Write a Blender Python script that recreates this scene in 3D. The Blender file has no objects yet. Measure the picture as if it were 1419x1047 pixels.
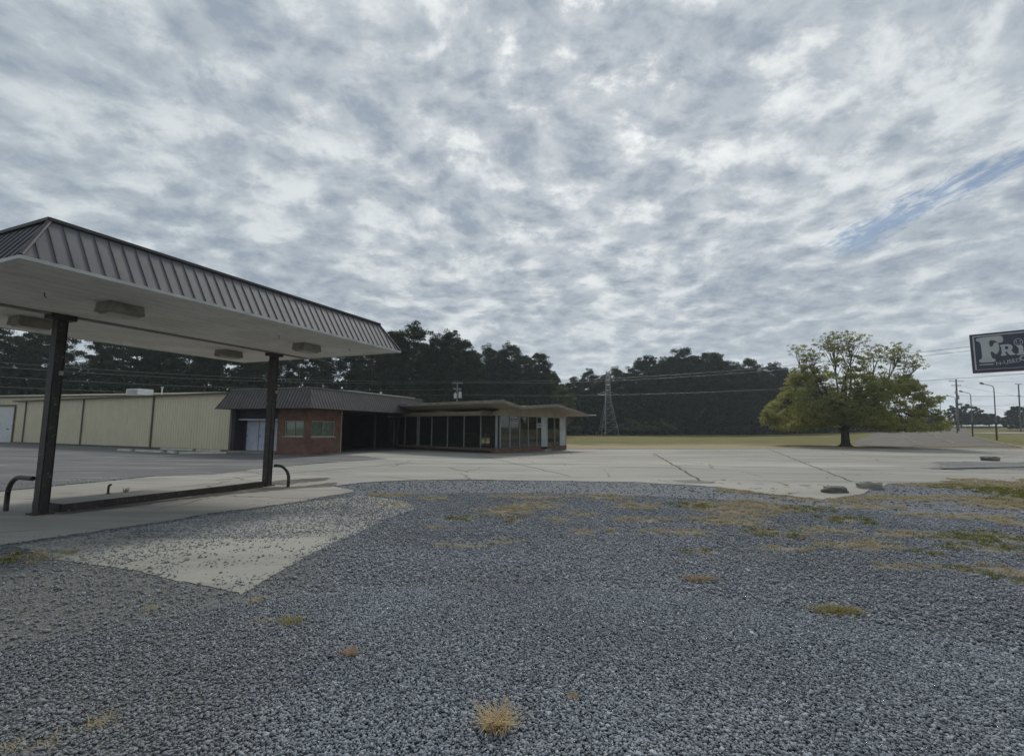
import bpy, bmesh, math, random
import numpy as np
from mathutils import Vector, Matrix, noise as mnoise

SC = bpy.context.scene
COL = SC.collection
R = math.radians

# ------------------------------------------------------------ camera
cd = bpy.data.cameras.new('camera'); cam = bpy.data.objects.new('camera', cd); COL.objects.link(cam)
cam.location = (0, 0, 1.6)
cd.sensor_width = 36.0; cd.lens = 36.0 * 670.0 / 1419.0
cd.clip_start = 0.05; cd.clip_end = 4000
cam.matrix_world = Matrix.Translation((0, 0, 1.6)) @ Matrix.Rotation(R(90) + math.atan(71 / 670.0), 4, 'X') @ Matrix.Rotation(R(0.4), 4, 'Z')
SC.camera = cam
SC.view_settings.view_transform = 'Standard'
SC.view_settings.look = 'None'
SC.view_settings.exposure = 0.38
SC.view_settings.gamma = 1.0

# ------------------------------------------------------------ world: sky behind a broken layer of altocumulus
SUN_EL, SUN_AZ = R(41.8), R(12.6)
sun_dir = Vector((math.cos(SUN_EL) * math.sin(SUN_AZ), math.cos(SUN_EL) * math.cos(SUN_AZ), math.sin(SUN_EL)))
world = bpy.data.worlds.new('World'); SC.world = world; world.use_nodes = True
WT = world.node_tree; WT.nodes.clear()

class NT:
    """small wrapper to wire nodes"""
    def __init__(s, tree): s.t = tree; s.n = tree.nodes; s.l = tree.links
    def new(s, typ, **kw):
        n = s.n.new(typ)
        for k, v in kw.items():
            if k.startswith('i_'): n.inputs[k[2:].replace('_', ' ')].default_value = v
            else: setattr(n, k, v)
        return n
    def put(s, sock, v):
        if hasattr(v, 'is_output') or isinstance(v, bpy.types.NodeSocket): s.l.new(v, sock)
        else: sock.default_value = v
    def math(s, op, a, b=None, clamp=False):
        n = s.new('ShaderNodeMath', operation=op); n.use_clamp = clamp
        s.put(n.inputs[0], a)
        if b is not None: s.put(n.inputs[1], b)
        return n.outputs[0]
    def vmath(s, op, a, b=None, out=0):
        n = s.new('ShaderNodeVectorMath', operation=op)
        s.put(n.inputs[0], a)
        if b is not None: s.put(n.inputs[1], b)
        return n.outputs[out]
    def mix(s, fac, a, b, blend='MIX'):
        n = s.new('ShaderNodeMix', data_type='RGBA', blend_type=blend)
        s.put(n.inputs[0], fac); s.put(n.inputs[6], a); s.put(n.inputs[7], b)
        return n.outputs[2]
    def noise(s, vec, scale, detail=4, rough=.5, dist=0.0, out='Fac'):
        n = s.new('ShaderNodeTexNoise'); n.inputs['Scale'].default_value = scale; n.inputs['Detail'].default_value = detail
        n.inputs['Roughness'].default_value = rough; n.inputs['Distortion'].default_value = dist
        if vec is not None: s.l.new(vec, n.inputs['Vector'])
        return n.outputs[out]
    def ramp(s, fac, stops, interp='LINEAR'):
        n = s.new('ShaderNodeValToRGB'); s.put(n.inputs[0], fac)
        cr = n.color_ramp; cr.interpolation = interp
        while len(cr.elements) < len(stops): cr.elements.new(.5)
        for e, (p, c) in zip(cr.elements, stops):
            e.position = p
            e.color = (c, c, c, 1) if not hasattr(c, '__len__') else (c[0], c[1], c[2], 1)
        return n.outputs[0]
    def mapr(s, v, a, b, c=0., d=1.):
        n = s.new('ShaderNodeMapRange'); n.interpolation_type = 'SMOOTHSTEP'
        s.put(n.inputs[0], v); n.inputs[1].default_value = a; n.inputs[2].default_value = b
        n.inputs[3].default_value = c; n.inputs[4].default_value = d
        return n.outputs[0]
    def xyz(s, vec):
        n = s.new('ShaderNodeSeparateXYZ'); s.l.new(vec, n.inputs[0]); return n.outputs
    def comb(s, x, y, z):
        n = s.new('ShaderNodeCombineXYZ'); s.put(n.inputs[0], x); s.put(n.inputs[1], y); s.put(n.inputs[2], z); return n.outputs[0]

def build_world():
    w = NT(WT)
    out = w.new('ShaderNodeOutputWorld')
    sky = w.new('ShaderNodeTexSky', sky_type='NISHITA', sun_disc=False)
    sky.sun_elevation = SUN_EL; sky.sun_rotation = SUN_AZ
    sky.air_density = 1.0; sky.dust_density = 0.2
    bsky = w.new('ShaderNodeBackground'); bsky.inputs[1].default_value = 0.055
    w.l.new(sky.outputs[0], bsky.inputs[0])
    d = w.new('ShaderNodeTexCoord').outputs['Generated']
    x, y, z = w.xyz(d)
    zc = w.math('MAXIMUM', z, 0.015)
    k = w.math('ADD', zc, 0.20)
    p = w.comb(w.math('DIVIDE', x, k), w.math('DIVIDE', y, k), 0.0)
    # billows
    warp = w.noise(p, 1.3, 3, .5, 0, 'Color')
    pw = w.vmath('ADD', p, w.vmath('MULTIPLY', warp, (0.22, 0.22, 0)))
    n_med = w.noise(pw, 6.5, 9, .62, .1)
    n_big = w.noise(p, 1.25, 4, .55)
    n_cel = w.new('ShaderNodeTexVoronoi', feature='SMOOTH_F1'); n_cel.inputs['Scale'].default_value = 8.4
    n_cel.inputs['Smoothness'].default_value = .7
    w.l.new(pw, n_cel.inputs['Vector'])
    n_fine = w.noise(pw, 16.0, 7, .68)
    t = w.math('ADD', w.math('MULTIPLY', n_med, .66), w.math('MULTIPLY', w.math('SUBTRACT', n_big, .03), .56))
    t = w.math('ADD', t, w.math('MULTIPLY', w.math('SUBTRACT', .42, n_cel.outputs['Distance']), .34))
    t = w.math('ADD', t, w.math('MULTIPLY', w.math('SUBTRACT', n_fine, .5), .30))
    thick = w.ramp(t, [(.385, 0.0), (.46, .26), (.54, .70), (.66, 1.0)])
    # glow near the hidden sun
    cosang = w.vmath('DOT_PRODUCT', d, tuple(sun_dir), 1)
    ca = w.math('MAXIMUM', cosang, 0.0)
    glow_w = w.math('POWER', ca, 5.0)
    glow_n = w.math('MULTIPLY', w.math('POWER', ca, 60.0), w.mapr(t, .56, .38))
    bright = w.mix(glow_w, (.48, .525, .545, 1), (.68, .70, .70, 1))
    bright = w.mix(w.math('MULTIPLY', glow_n, .55), bright, (1.25, 1.22, 1.16, 1))
    dark = w.mix(glow_w, (.232, .278, .332, 1), (.25, .295, .35, 1))
    dark = w.mix(w.math('MULTIPLY', glow_n, .35), dark, (.44, .46, .50, 1))
    shade = w.noise(pw, 11.0, 6, .6)
    dark = w.mix(w.mapr(shade, .35, .65), dark, w.mix(.30, dark, bright))
    cloud = w.mix(thick, bright, dark)
    # veil that evens the layer out close to the horizon
    veil = w.mapr(z, .24, .0, 0, .7)
    hz = w.noise(w.comb(w.math('MULTIPLY', x, 3.0), w.math('MULTIPLY', y, 3.0), w.math('MULTIPLY', z, 26.0)), 1.1, 5, .55)
    hcol = w.mix(w.mapr(hz, .35, .65), (.38, .44, .49, 1), (.54, .585, .61, 1))
    cloud = w.mix(veil, cloud, hcol)
    bcl = w.new('ShaderNodeBackground'); bcl.inputs[1].default_value = 1.0
    w.l.new(cloud, bcl.inputs[0])
    # a torn streak of open blue on the right
    q = w.comb(w.math('DIVIDE', x, zc), w.math('DIVIDE', y, zc), 0.0)
    qx, qy, qz = w.xyz(q)
    nq = w.noise(q, 1.6, 3, .5)
    off = w.math('ABSOLUTE', w.math('SUBTRACT', w.math('SUBTRACT', qx, 1.84), w.math('MULTIPLY', w.math('SUBTRACT', nq, .5), .5)))
    band = w.mapr(off, .26, .02)
    along = w.math('MULTIPLY', w.mapr(qy, 1.35, 1.7), w.mapr(qy, 2.95, 2.45))
    qs = w.vmath('MULTIPLY', q, (5.5, 1.7, 1))
    rag = w.noise(qs, 3.4, 9, .72, .8)
    gap = w.mapr(w.math('ADD', w.math('MULTIPLY', band, along), w.math('MULTIPLY', w.math('SUBTRACT', rag, .5), 2.6)), .50, 1.15)
    gap = w.math('MULTIPLY', gap, w.math('GREATER_THAN', w.math('MULTIPLY', band, along), .02))
    blue = w.math('MULTIPLY', gap, .75)
    ms = w.new('ShaderNodeMixShader')
    # below the horizon plain grey so that the ground bounce stays neutral
    w.put(ms.inputs[0], w.math('SUBTRACT', 1.0, blue))
    w.l.new(bsky.outputs[0], ms.inputs[1]); w.l.new(bcl.outputs[0], ms.inputs[2])
    w.l.new(ms.outputs[0], out.inputs[0])
build_world()

sl = bpy.data.lights.new('sun', 'SUN'); so = bpy.data.objects.new('sun', sl); COL.objects.link(so)
sl.energy = 1.7; sl.angle = R(11); sl.color = (1.0, .95, .87)
so.rotation_euler = sun_dir.to_track_quat('Z', 'Y').to_euler()

# ------------------------------------------------------------ helpers
def tag(o, label=None, cat=None, group=None, kind=None):
    if label: o['label'] = label
    if cat: o['category'] = cat
    if group: o['group'] = group
    if kind: o['kind'] = kind
    return o

def empty(name, loc, label=None, cat=None, group=None):
    o = bpy.data.objects.new(name, None); COL.objects.link(o)
    o.location = loc; o.empty_display_size = .2
    return tag(o, label, cat, group)

class MB:
    """collects shapes in world coordinates, links them as ONE mesh object"""
    def __init__(s): s.v = []; s.f = []; s.sm = []
    def add(s, vs, fs, smooth=False):
        b = len(s.v); s.v += [tuple(v) for v in vs]; s.f += [tuple(b + i for i in f) for f in fs]; s.sm += [smooth] * len(fs); return s
    def box(s, o, ex, ey, ez):
        """o corner, three edge vectors"""
        o, ex, ey, ez = map(Vector, (o, ex, ey, ez))
        c = [o, o + ex, o + ex + ey, o + ey]; c += [p + ez for p in c]
        f = [(0, 3, 2, 1), (4, 5, 6, 7), (0, 1, 5, 4), (1, 2, 6, 5), (2, 3, 7, 6), (3, 0, 4, 7)]
        if ex.cross(ey).dot(ez) < 0: f = [tuple(reversed(q)) for q in f]
        return s.add(c, f)
    def cbox(s, c, x, y, z, ang=0):
        ca, sa = math.cos(ang), math.sin(ang)
        ex = Vector((ca, sa, 0)) * x; ey = Vector((-sa, ca, 0)) * y; ez = Vector((0, 0, z))
        return s.box(Vector(c) - ex / 2 - ey / 2 - ez / 2, ex, ey, ez)
    def tube(s, pts, rad, n=8, caps=True, smooth=True):
        pts = [Vector(p) for p in pts]
        if not hasattr(rad, '__len__'): rad = [rad] * len(pts)
        vs, fs = [], []
        up = None
        for i, p in enumerate(pts):
            t = (pts[min(i + 1, len(pts) - 1)] - pts[max(i - 1, 0)]).normalized()
            if up is None: up = Vector((0, 0, 1)) if abs(t.z) < .9 else Vector((1, 0, 0))
            a = (up - t * up.dot(t)).normalized(); b = t.cross(a); up = a
            for k in range(n):
                th = 2 * math.pi * k / n
                vs.append(p + (a * math.cos(th) + b * math.sin(th)) * rad[i])
        for i in range(len(pts) - 1):
            for k in range(n):
                fs.append((i * n + k, i * n + (k + 1) % n, (i + 1) * n + (k + 1) % n, (i + 1) * n + k))
        s.add(vs, fs, smooth)
        if caps:
            L = len(pts) - 1
            s.add([vs[k] for k in range(n)][::-1], [tuple(range(n))]); s.add([vs[L * n + k] for k in range(n)], [tuple(range(n))])
        return s
    def prism(s, poly, ext):
        """poly: planar loop of 3D points, extruded by ext"""
        n = len(poly); a = [Vector(p) for p in poly]; b = [p + Vector(ext) for p in a]
        fs = [tuple(range(n))[::-1], tuple(range(n, 2 * n))] + [(i, (i + 1) % n, n + (i + 1) % n, n + i) for i in range(n)]
        return s.add(a + b, fs)
    def build(s, name, mat, parent=None, bevel=0):
        me = bpy.data.meshes.new(name)
        off = Vector((0, 0, 0))
        if parent is not None:
            off = parent.location.copy()
            if parent.parent is not None: off += parent.parent.location
        me.from_pydata([(v[0] - off.x, v[1] - off.y, v[2] - off.z) for v in s.v], [], s.f)
        me.polygons.foreach_set('use_smooth', s.sm)
        bm = bmesh.new(); bm.from_mesh(me); bmesh.ops.recalc_face_normals(bm, faces=bm.faces); bm.to_mesh(me); bm.free()
        me.materials.append(mat)
        o = bpy.data.objects.new(name, me); COL.objects.link(o)
        if parent is not None: o.parent = parent
        if bevel:
            m = o.modifiers.new('bevel', 'BEVEL'); m.width = bevel; m.segments = 2; m.limit_method = 'ANGLE'
        return o

def np_mesh(name, verts, faces, mat, k, parent=None, attrs=None, smooth=False):
    """verts (n,3) array, faces (m,k) array"""
    me = bpy.data.meshes.new(name)
    me.vertices.add(len(verts)); me.vertices.foreach_set('co', np.asarray(verts, np.float32).ravel())
    m = len(faces)
    me.loops.add(m * k); me.loops.foreach_set('vertex_index', np.asarray(faces, np.int32).ravel())
    me.polygons.add(m); me.polygons.foreach_set('loop_start', np.arange(0, m * k, k, dtype=np.int32))
    me.polygons.foreach_set('loop_total', np.full(m, k, np.int32))
    if smooth: me.polygons.foreach_set('use_smooth', np.ones(m, bool))
    me.update(calc_edges=True); me.validate()
    for an, av in (attrs or {}).items():
        a = me.attributes.new(an, 'FLOAT', 'POINT'); a.data.foreach_set('value', np.asarray(av, np.float32))
    me.materials.append(mat)
    o = bpy.data.objects.new(name, me); COL.objects.link(o)
    if parent is not None: o.parent = parent
    return o

def terrain(x, y):
    x = np.asarray(x, float); y = np.asarray(y, float)
    az = x / np.maximum(y, 1.0)
    s = np.interp(az, [.2, .5, .75, 1.2], [.35, .4, 1, 1])
    yy = np.minimum(y, 190)
    return s * .00025 * np.maximum(0, yy - 60) ** 2
def T(x, y): return float(terrain(x, y))

# weed patches: x, y, half widths, kind (0 straw, 1 green, 2 rust); crest line of the woods: x, y, height
WEEDS = [(-0.88, 8.91, 0.38, 0.29, 1), (0.05, 8.81, 0.23, 0.28, 1), (-0.12, 9.72, 0.57, 0.62, 0), (0.41, 10.46, 0.69, 0.52, 0), (-0.68, 6.9, 0.4, 0.13, 2), (-1.22, 8.13, 0.19, 0.18, 0), (1.13, 7.81, 0.19, 0.23, 0), (1.61, 7.83, 0.14, 0.17, 0), (2.2, 11.87, 0.7, 0.53, 0), (2.65, 10.56, 0.62, 0.53, 0), (1.4, 9.45, 0.31, 0.25, 0), (2.3, 7.85, 0.35, 0.17, 0), (2.82, 7.87, 0.41, 0.28, 2), (4.16, 7.91, 0.47, 0.47, 1), (2.51, 6.67, 0.24, 0.2, 1), (4.48, 10.17, 0.91, 1.02, 0), (5.49, 10.69, 0.64, 0.88, 0), (3.9, 10.62, 0.48, 0.53, 1), (7.51, 11.89, 1.26, 0.67, 0), (7.6, 10.59, 0.96, 0.41, 0), (6.16, 10.24, 0.46, 0.49, 1), (6.14, 9.04, 0.55, 0.45, 1), (4.94, 7.07, 0.73, 0.37, 0), (4.67, 5.98, 0.53, 0.15, 0), (8.47, 9.5, 1.15, 0.33, 0), (10.97, 12.06, 1.12, 0.55, 0), (6.73, 7.58, 0.69, 0.32, 1), (7.53, 7.61, 0.57, 0.66, 1), (5.58, 6.68, 0.2, 0.24, 1), (6.62, 6.91, 0.62, 0.35, 1), (5.76, 5.85, 0.43, 0.32, 0), (5.32, 5.84, 0.26, 0.19, 1), (5.54, 5.44, 0.24, 0.22, 1), (10.89, 10.93, 0.84, 0.68, 0), (8.99, 8.8, 0.4, 0.75, 0), (13.8, 14.44, 1.58, 0.8, 1), (13.3, 13.12, 0.81, 0.83, 1), (12.97, 14.94, 1.4, 0.63, 0), (11.81, 11.51, 0.44, 0.76, 1), (-1.81, 11.43, 0.41, 0.36, 0), (-2.92, 11.87, 0.68, 0.39, 0), (-2.39, 10.34, 0.45, 0.29, 0), (1.96, 5.41, 0.1, 0.12, 2), (-5.79, 6.19, 0.44, 0.36, 0), (-6.06, 6.02, 0.22, 0.3, 1), (-2.26, 2.82, 0.09, 0.12, 0), (-2.36, 2.63, 0.14, 0.12, 0), (-2.4, 4.69, 0.1, 0.12, 0), (-1.98, 4.25, 0.1, 0.12, 0), (3.87, 8.81, 0.79, 0.52, 0), (2.36, 8.9, 0.52, 0.29, 0), (6.15, 7.82, 0.7, 0.28, 0), (5.17, 8.06, 0.6, 0.3, 2), (3.78, 6.83, 0.5, 0.16, 0), (-0.08, 7.14, 0.31, 0.14, 2), (9.32, 11.98, 0.91, 0.54, 0), (0.86, 8.84, 0.26, 0.21, 0), (-3.19, 4.49, 0.1, 0.12, 0), (0.46, 11.79, 1.04, 0.38, 0), (8.43, 14.67, 1.34, 0.82, 0), (6.61, 13.21, 1.2, 0.66, 0), (6.79, 15.35, 0.94, 0.67, 0)]
SKYLINE = [(-101.45, 66.0, 17.33), (-83.85, 68.0, 17.95), (-75.54, 70.0, 17.42), (-66.65, 72.0, 16.84), (-56.6, 73.0, 18.26), (-46.09, 74.0, 17.99), (-35.26, 75.0, 17.14), (-27.64, 76.0, 16.82), (-21.9, 76.0, 17.44), (-19.28, 77.0, 18.03), (-16.38, 77.0, 18.76), (-13.03, 78.0, 18.65), (-10.31, 80.0, 18.37), (-8.68, 82.0, 17.54), (-7.51, 86.0, 15.95), (-6.34, 92.0, 15.7), (-4.33, 96.0, 18.97), (-1.45, 98.0, 18.75), (0.33, 100.0, 19.73), (2.81, 102.0, 18.55), (5.06, 104.0, 18.42), (7.24, 106.0, 16.34), (8.84, 108.0, 14.0), (11.4, 116.0, 13.54), (15.4, 120.0, 14.7), (19.65, 124.0, 16.66), (24.72, 126.0, 17.89), (29.69, 127.0, 17.86), (33.24, 128.0, 19.96), (36.75, 128.0, 21.73), (40.95, 129.0, 22.51), (46.22, 130.0, 24.3), (49.91, 131.0, 23.49), (54.86, 132.0, 23.09), (58.86, 133.0, 22.46), (61.16, 133.0, 19.85), (64.74, 134.0, 22.25), (69.21, 135.0, 20.58), (74.88, 136.0, 21.38), (78.44, 137.0, 19.88), (83.09, 138.0, 18.58), (90.42, 140.0, 15.7), (100.02, 142.0, 12.76), (111.97, 144.0, 9.75)]

def value_noise(x, y, sc, seed=0):
    x = np.asarray(x) * sc; y = np.asarray(y) * sc
    xi = np.floor(x).astype(np.int64); yi = np.floor(y).astype(np.int64)
    fx = x - xi; fy = y - yi; fx = fx * fx * (3 - 2 * fx); fy = fy * fy * (3 - 2 * fy)
    def hsh(a, b):
        h = (a * 374761393 + b * 668265263 + seed * 974634777) & 0xffffffff
        h = ((h ^ (h >> 13)) * 1274126177) & 0xffffffff
        return ((h ^ (h >> 16)) & 0xffff) / 65535.0
    return (hsh(xi, yi) * (1 - fx) + hsh(xi + 1, yi) * fx) * (1 - fy) + (hsh(xi, yi + 1) * (1 - fx) + hsh(xi + 1, yi + 1) * fx) * fy
def fbm(x, y, sc, seed=0):
    return (value_noise(x, y, sc, seed) + .5 * value_noise(x, y, sc * 2.1, seed + 1) + .25 * value_noise(x, y, sc * 4.3, seed + 2)) / 1.75

def inside(px, py, poly):
    r = np.zeros(np.shape(px), bool); n = len(poly)
    for i in range(n):
        x1, y1 = poly[i]; x2, y2 = poly[(i + 1) % n]
        if y1 == y2: continue
        c = ((y1 > py) != (y2 > py)) & (px < (x2 - x1) * (py - y1) / (y2 - y1) + x1)
        r ^= c
    return r

# ------------------------------------------------------------ materials
def material(name):
    m = bpy.data.materials.new(name); m.use_nodes = True
    m.node_tree.nodes.clear()
    w = NT(m.node_tree); o = w.new('ShaderNodeOutputMaterial')
    return m, w, o
def pbsdf(w, o, col, rough=.8, spec=.3, metal=0., bump=None, bstr=.3, bdist=.02):
    b = w.new('ShaderNodeBsdfPrincipled')
    w.put(b.inputs['Base Color'], col); w.put(b.inputs['Roughness'], rough)
    b.inputs['Specular IOR Level'].default_value = spec; b.inputs['Metallic'].default_value = metal
    if bump is not None:
        bn = w.new('ShaderNodeBump'); bn.inputs['Strength'].default_value = bstr; bn.inputs['Distance'].default_value = bdist
        w.put(bn.inputs['Height'], bump); w.l.new(bn.outputs[0], b.inputs['Normal'])
    w.l.new(b.outputs[0], o.inputs[0]); return b
def pos(w): return w.new('ShaderNodeNewGeometry').outputs['Position']
def objc(w): return w.new('ShaderNodeTexCoord').outputs['Object']
def attr(w, n):
    a = w.new('ShaderNodeAttribute'); a.attribute_name = n; return a.outputs['Fac']

def mottled(name, c1, c2, scale=2., rough=.7, spec=.3, metal=0., fine=40., bstr=.15, bdist=.01, streak=None, c3=None):
    """two-tone weathered surface with dirt streaks and fine grain"""
    m, w, o = material(name)
    p = pos(w)
    n = w.mapr(w.noise(p, scale, 6, .6, .3), .35, .65)
    col = w.mix(n, (*c1, 1), (*c2, 1))
    if streak:
        ps = w.vmath('MULTIPLY', p, (6, 6, .5))
        s = w.mapr(w.noise(ps, 1.2, 4, .6), .52, .7)
        col = w.mix(w.math('MULTIPLY', s, streak[1]), col, (*streak[0], 1))
    if c3:
        s = w.mapr(w.noise(p, scale * 5, 5, .7), .58, .68)
        col = w.mix(s, col, (*c3, 1))
    f = w.noise(p, fine, 4, .6)
    pbsdf(w, o, col, rough, spec, metal, f, bstr, bdist)
    return m

M = {}
M['roof_metal'] = mottled('brown_grey_roof_metal', (.115, .115, .124), (.14, .14, .15), 1.5, .65, .3, .0, 8, .05, .01, ((.07, .065, .062), .5))
M['roof_dark'] = mottled('dark_roof_trim', (.048, .043, .045), (.06, .056, .056), 2, .5, .4)
M['mansard2'] = mottled('office_mansard_metal', (.095, .085, .083), (.12, .108, .105), 1.5, .65, .3, .0, 8, .05, .01, ((.05, .045, .042), .5))
M['trim_white'] = mottled('white_trim', (.55, .55, .53), (.42, .42, .40), 3, .5, .4)
M['soffit'] = mottled('painted_soffit', (.66, .65, .62), (.54, .53, .50), .9, .75, .2, 0, 30, .1, .004, ((.30, .28, .25), .25))
M['soffit_seam'] = mottled('soffit_seam', (.20, .19, .18), (.27, .26, .24), 3, .8)
M['column'] = mottled('dark_brown_column', (.024, .019, .018), (.042, .033, .029), 3, .55, .4, 0, 30, .2, .01, ((.02, .02, .02), .5), (.16, .14, .12))
M['pipe'] = mottled('dark_steel_pipe', (.03, .03, .03), (.05, .047, .045), 6, .5, .4, .2, 30, .2, .005)
M['fixture'] = mottled('dirty_light_housing', (.30, .28, .25), (.20, .185, .165), 4, .6, .3)
M['lens'] = mottled('grimy_light_lens', (.24, .23, .20), (.34, .32, .28), 5, .35, .5)
M['cream_wall'] = mottled('cream_metal_siding', (.56, .51, .36), (.61, .555, .40), .6, .5, .4, 0, 12, .05, .005, ((.38, .35, .25), .4))
M['cream_trim'] = mottled('cream_trim', (.50, .47, .36), (.56, .53, .42), 1, .5, .4)
M['brown_trim'] = mottled('brown_trim', (.10, .085, .065), (.14, .12, .09), 2, .6, .3)
M['white_metal'] = mottled('white_painted_metal', (.52, .54, .56), (.60, .62, .63), 2, .5, .4, 0, 20, .05, .005)
M['door_blue'] = mottled('pale_blue_grey_door', (.38, .42, .50), (.46, .50, .58), 2, .5, .4, 0, 10, .05, .005)
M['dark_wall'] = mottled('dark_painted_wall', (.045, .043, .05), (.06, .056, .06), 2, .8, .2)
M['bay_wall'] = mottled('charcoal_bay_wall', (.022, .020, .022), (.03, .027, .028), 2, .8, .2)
M['tan_stucco'] = mottled('tan_panel', (.30, .26, .18), (.35, .31, .22), 1.5, .7, .3, 0, 20, .1, .005, ((.2, .16, .1), .35))
M['tan_soffit'] = mottled('tan_wood_soffit', (.34, .29, .20), (.41, .35, .25), 1.5, .7, .3, 0, 20, .1, .005, ((.22, .16, .1), .5))
M['fascia'] = mottled('weathered_brown_fascia', (.16, .14, .12), (.23, .205, .175), 2, .6, .3, 0, 20, .1, .005, ((.3, .28, .25), .4))
M['mullion'] = mottled('aluminium_mullion', (.24, .245, .24), (.31, .315, .31), 4, .45, .5, .3)
M['slab_edge'] = mottled('brown_sill_board', (.10, .075, .06), (.14, .11, .09), 3, .7)
M['panel_white'] = mottled('white_paper_panel', (.34, .36, .34), (.42, .44, .415), 1.5, .6, .3)
M['blind'] = mottled('pale_window_blind', (.55, .60, .54), (.78, .82, .76), 3.2, .7, .3, 0, 20, .1, .01, None, (.25, .30, .26))
M['frame_win'] = mottled('window_frame_paint', (.32, .30, .25), (.40, .38, .33), 4, .6)
M['galv'] = mottled('galvanised_steel', (.23, .235, .24), (.31, .315, .32), 2, .45, .5, .5)
M['wood_pole'] = mottled('weathered_pole_wood', (.10, .088, .075), (.15, .135, .115), 2, .85, .2)
M['black_paint'] = mottled('black_pole_paint', (.014, .014, .014), (.022, .022, .022), 4, .6)
M['grey_paint'] = mottled('grey_pole_paint', (.15, .16, .165), (.19, .20, .205), 4, .5)
M['wire'] = mottled('aged_cable', (.12, .125, .13), (.16, .165, .17), 4, .6)
M['wire_pale'] = mottled('bright_aluminium_cable', (.13, .135, .14), (.18, .185, .19), 4, .5)
M['sign_dark'] = mottled('faded_navy_sign_face', (.035, .042, .07), (.045, .054, .085), 2, .4, .5)
M['sign_edge'] = mottled('sign_cabinet_edge', (.16, .08, .10), (.20, .11, .13), 3, .5)
M['sign_white'] = mottled('grey_white_lettering', (.40, .43, .44), (.48, .50, .50), 2, .5, .4)
M['log'] = mottled('bleached_concrete_block', (.42, .40, .34), (.52, .50, .44), 2, .85, .2, 0, 30, .3, .01)
M['rubble'] = mottled('broken_concrete', (.13, .125, .11), (.20, .19, .17), 6, .9, .2, 0, 30, .5, .02)
M['rubble_pale'] = mottled('pale_broken_concrete', (.26, .25, .22), (.36, .345, .31), 6, .9, .2, 0, 30, .5, .02)
M['bark'] = mottled('grey_brown_bark', (.06, .05, .042), (.11, .09, .075), 4, .95, .1, 0, 14, .6, .04)
M['rust'] = mottled('rusty_iron', (.05, .032, .022), (.08, .05, .035), 10, .8)

def brick_mat(name, ax, ay, c1, c2, mortar):
    m, w, o = material(name)
    p = pos(w)
    u = w.vmath('DOT_PRODUCT', p, (ax, ay, 0), 1)
    z = w.xyz(p)[2]
    v = w.comb(u, z, 0)
    b = w.new('ShaderNodeTexBrick'); w.l.new(v, b.inputs['Vector'])
    b.inputs['Scale'].default_value = 1.0; b.inputs['Brick Width'].default_value = .215; b.inputs['Row Height'].default_value = .075
    b.inputs['Mortar Size'].default_value = .009; b.inputs['Bias'].default_value = -.1
    b.inputs['Color1'].default_value = (*c1, 1); b.inputs['Color2'].default_value = (*c2, 1); b.inputs['Mortar'].default_value = (*mortar, 1)
    n = w.mapr(w.noise(p, 2.2, 5, .6), .35, .7)
    col = w.mix(w.math('MULTIPLY', n, .45), b.outputs['Color'], (.07, .035, .03, 1))
    sp = w.mapr(w.noise(p, 13, 4, .7), .60, .68)
    col = w.mix(w.math('MULTIPLY', sp, .55), col, (.32, .27, .23, 1))
    pbsdf(w, o, col, .85, .2, 0, w.math('SUBTRACT', 1, b.outputs['Fac']), .5, .01)
    return m
M['brick'] = brick_mat('red_brick', 1.292, .576, (.22, .10, .07), (.15, .07, .052), (.22, .18, .15))
M['brick2'] = brick_mat('red_brown_brick_plinth', 1.404, .174, (.20, .105, .08), (.14, .07, .055), (.2, .17, .15))

def glass_mat(name, tint, transp):
    m, w, o = material(name)
    fr = w.new('ShaderNodeLayerWeight'); fr.inputs[0].default_value = .5
    tr = w.new('ShaderNodeBsdfTransparent'); tr.inputs[0].default_value = (*tint, 1)
    gl = w.new('ShaderNodeBsdfGlossy'); gl.inputs['Roughness'].default_value = .03; gl.inputs['Color'].default_value = (.8, .8, .8, 1)
    bn = w.new('ShaderNodeBump'); bn.inputs['Strength'].default_value = .04; bn.inputs['Distance'].default_value = .05
    w.l.new(w.noise(pos(w), .8, 2), bn.inputs['Height']); w.l.new(bn.outputs[0], gl.inputs['Normal'])
    df = w.new('ShaderNodeBsdfDiffuse'); df.inputs[0].default_value = (.18, .19, .17, 1)
    mx0 = w.new('ShaderNodeMixShader'); mx0.inputs[0].default_value = .06
    w.l.new(tr.outputs[0], mx0.inputs[1]); w.l.new(df.outputs[0], mx0.inputs[2])
    mx = w.new('ShaderNodeMixShader')
    w.put(mx.inputs[0], w.math('ADD', w.math('MULTIPLY', w.math('POWER', fr.outputs['Facing'], 4.0), .8), transp + .03, True))
    w.l.new(mx0.outputs[0], mx.inputs[1]); w.l.new(gl.outputs[0], mx.inputs[2]); w.l.new(mx.outputs[0], o.inputs[0])
    return m
M['glass'] = glass_mat('dusty_plate_glass', (.72, .76, .72), .03)

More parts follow.
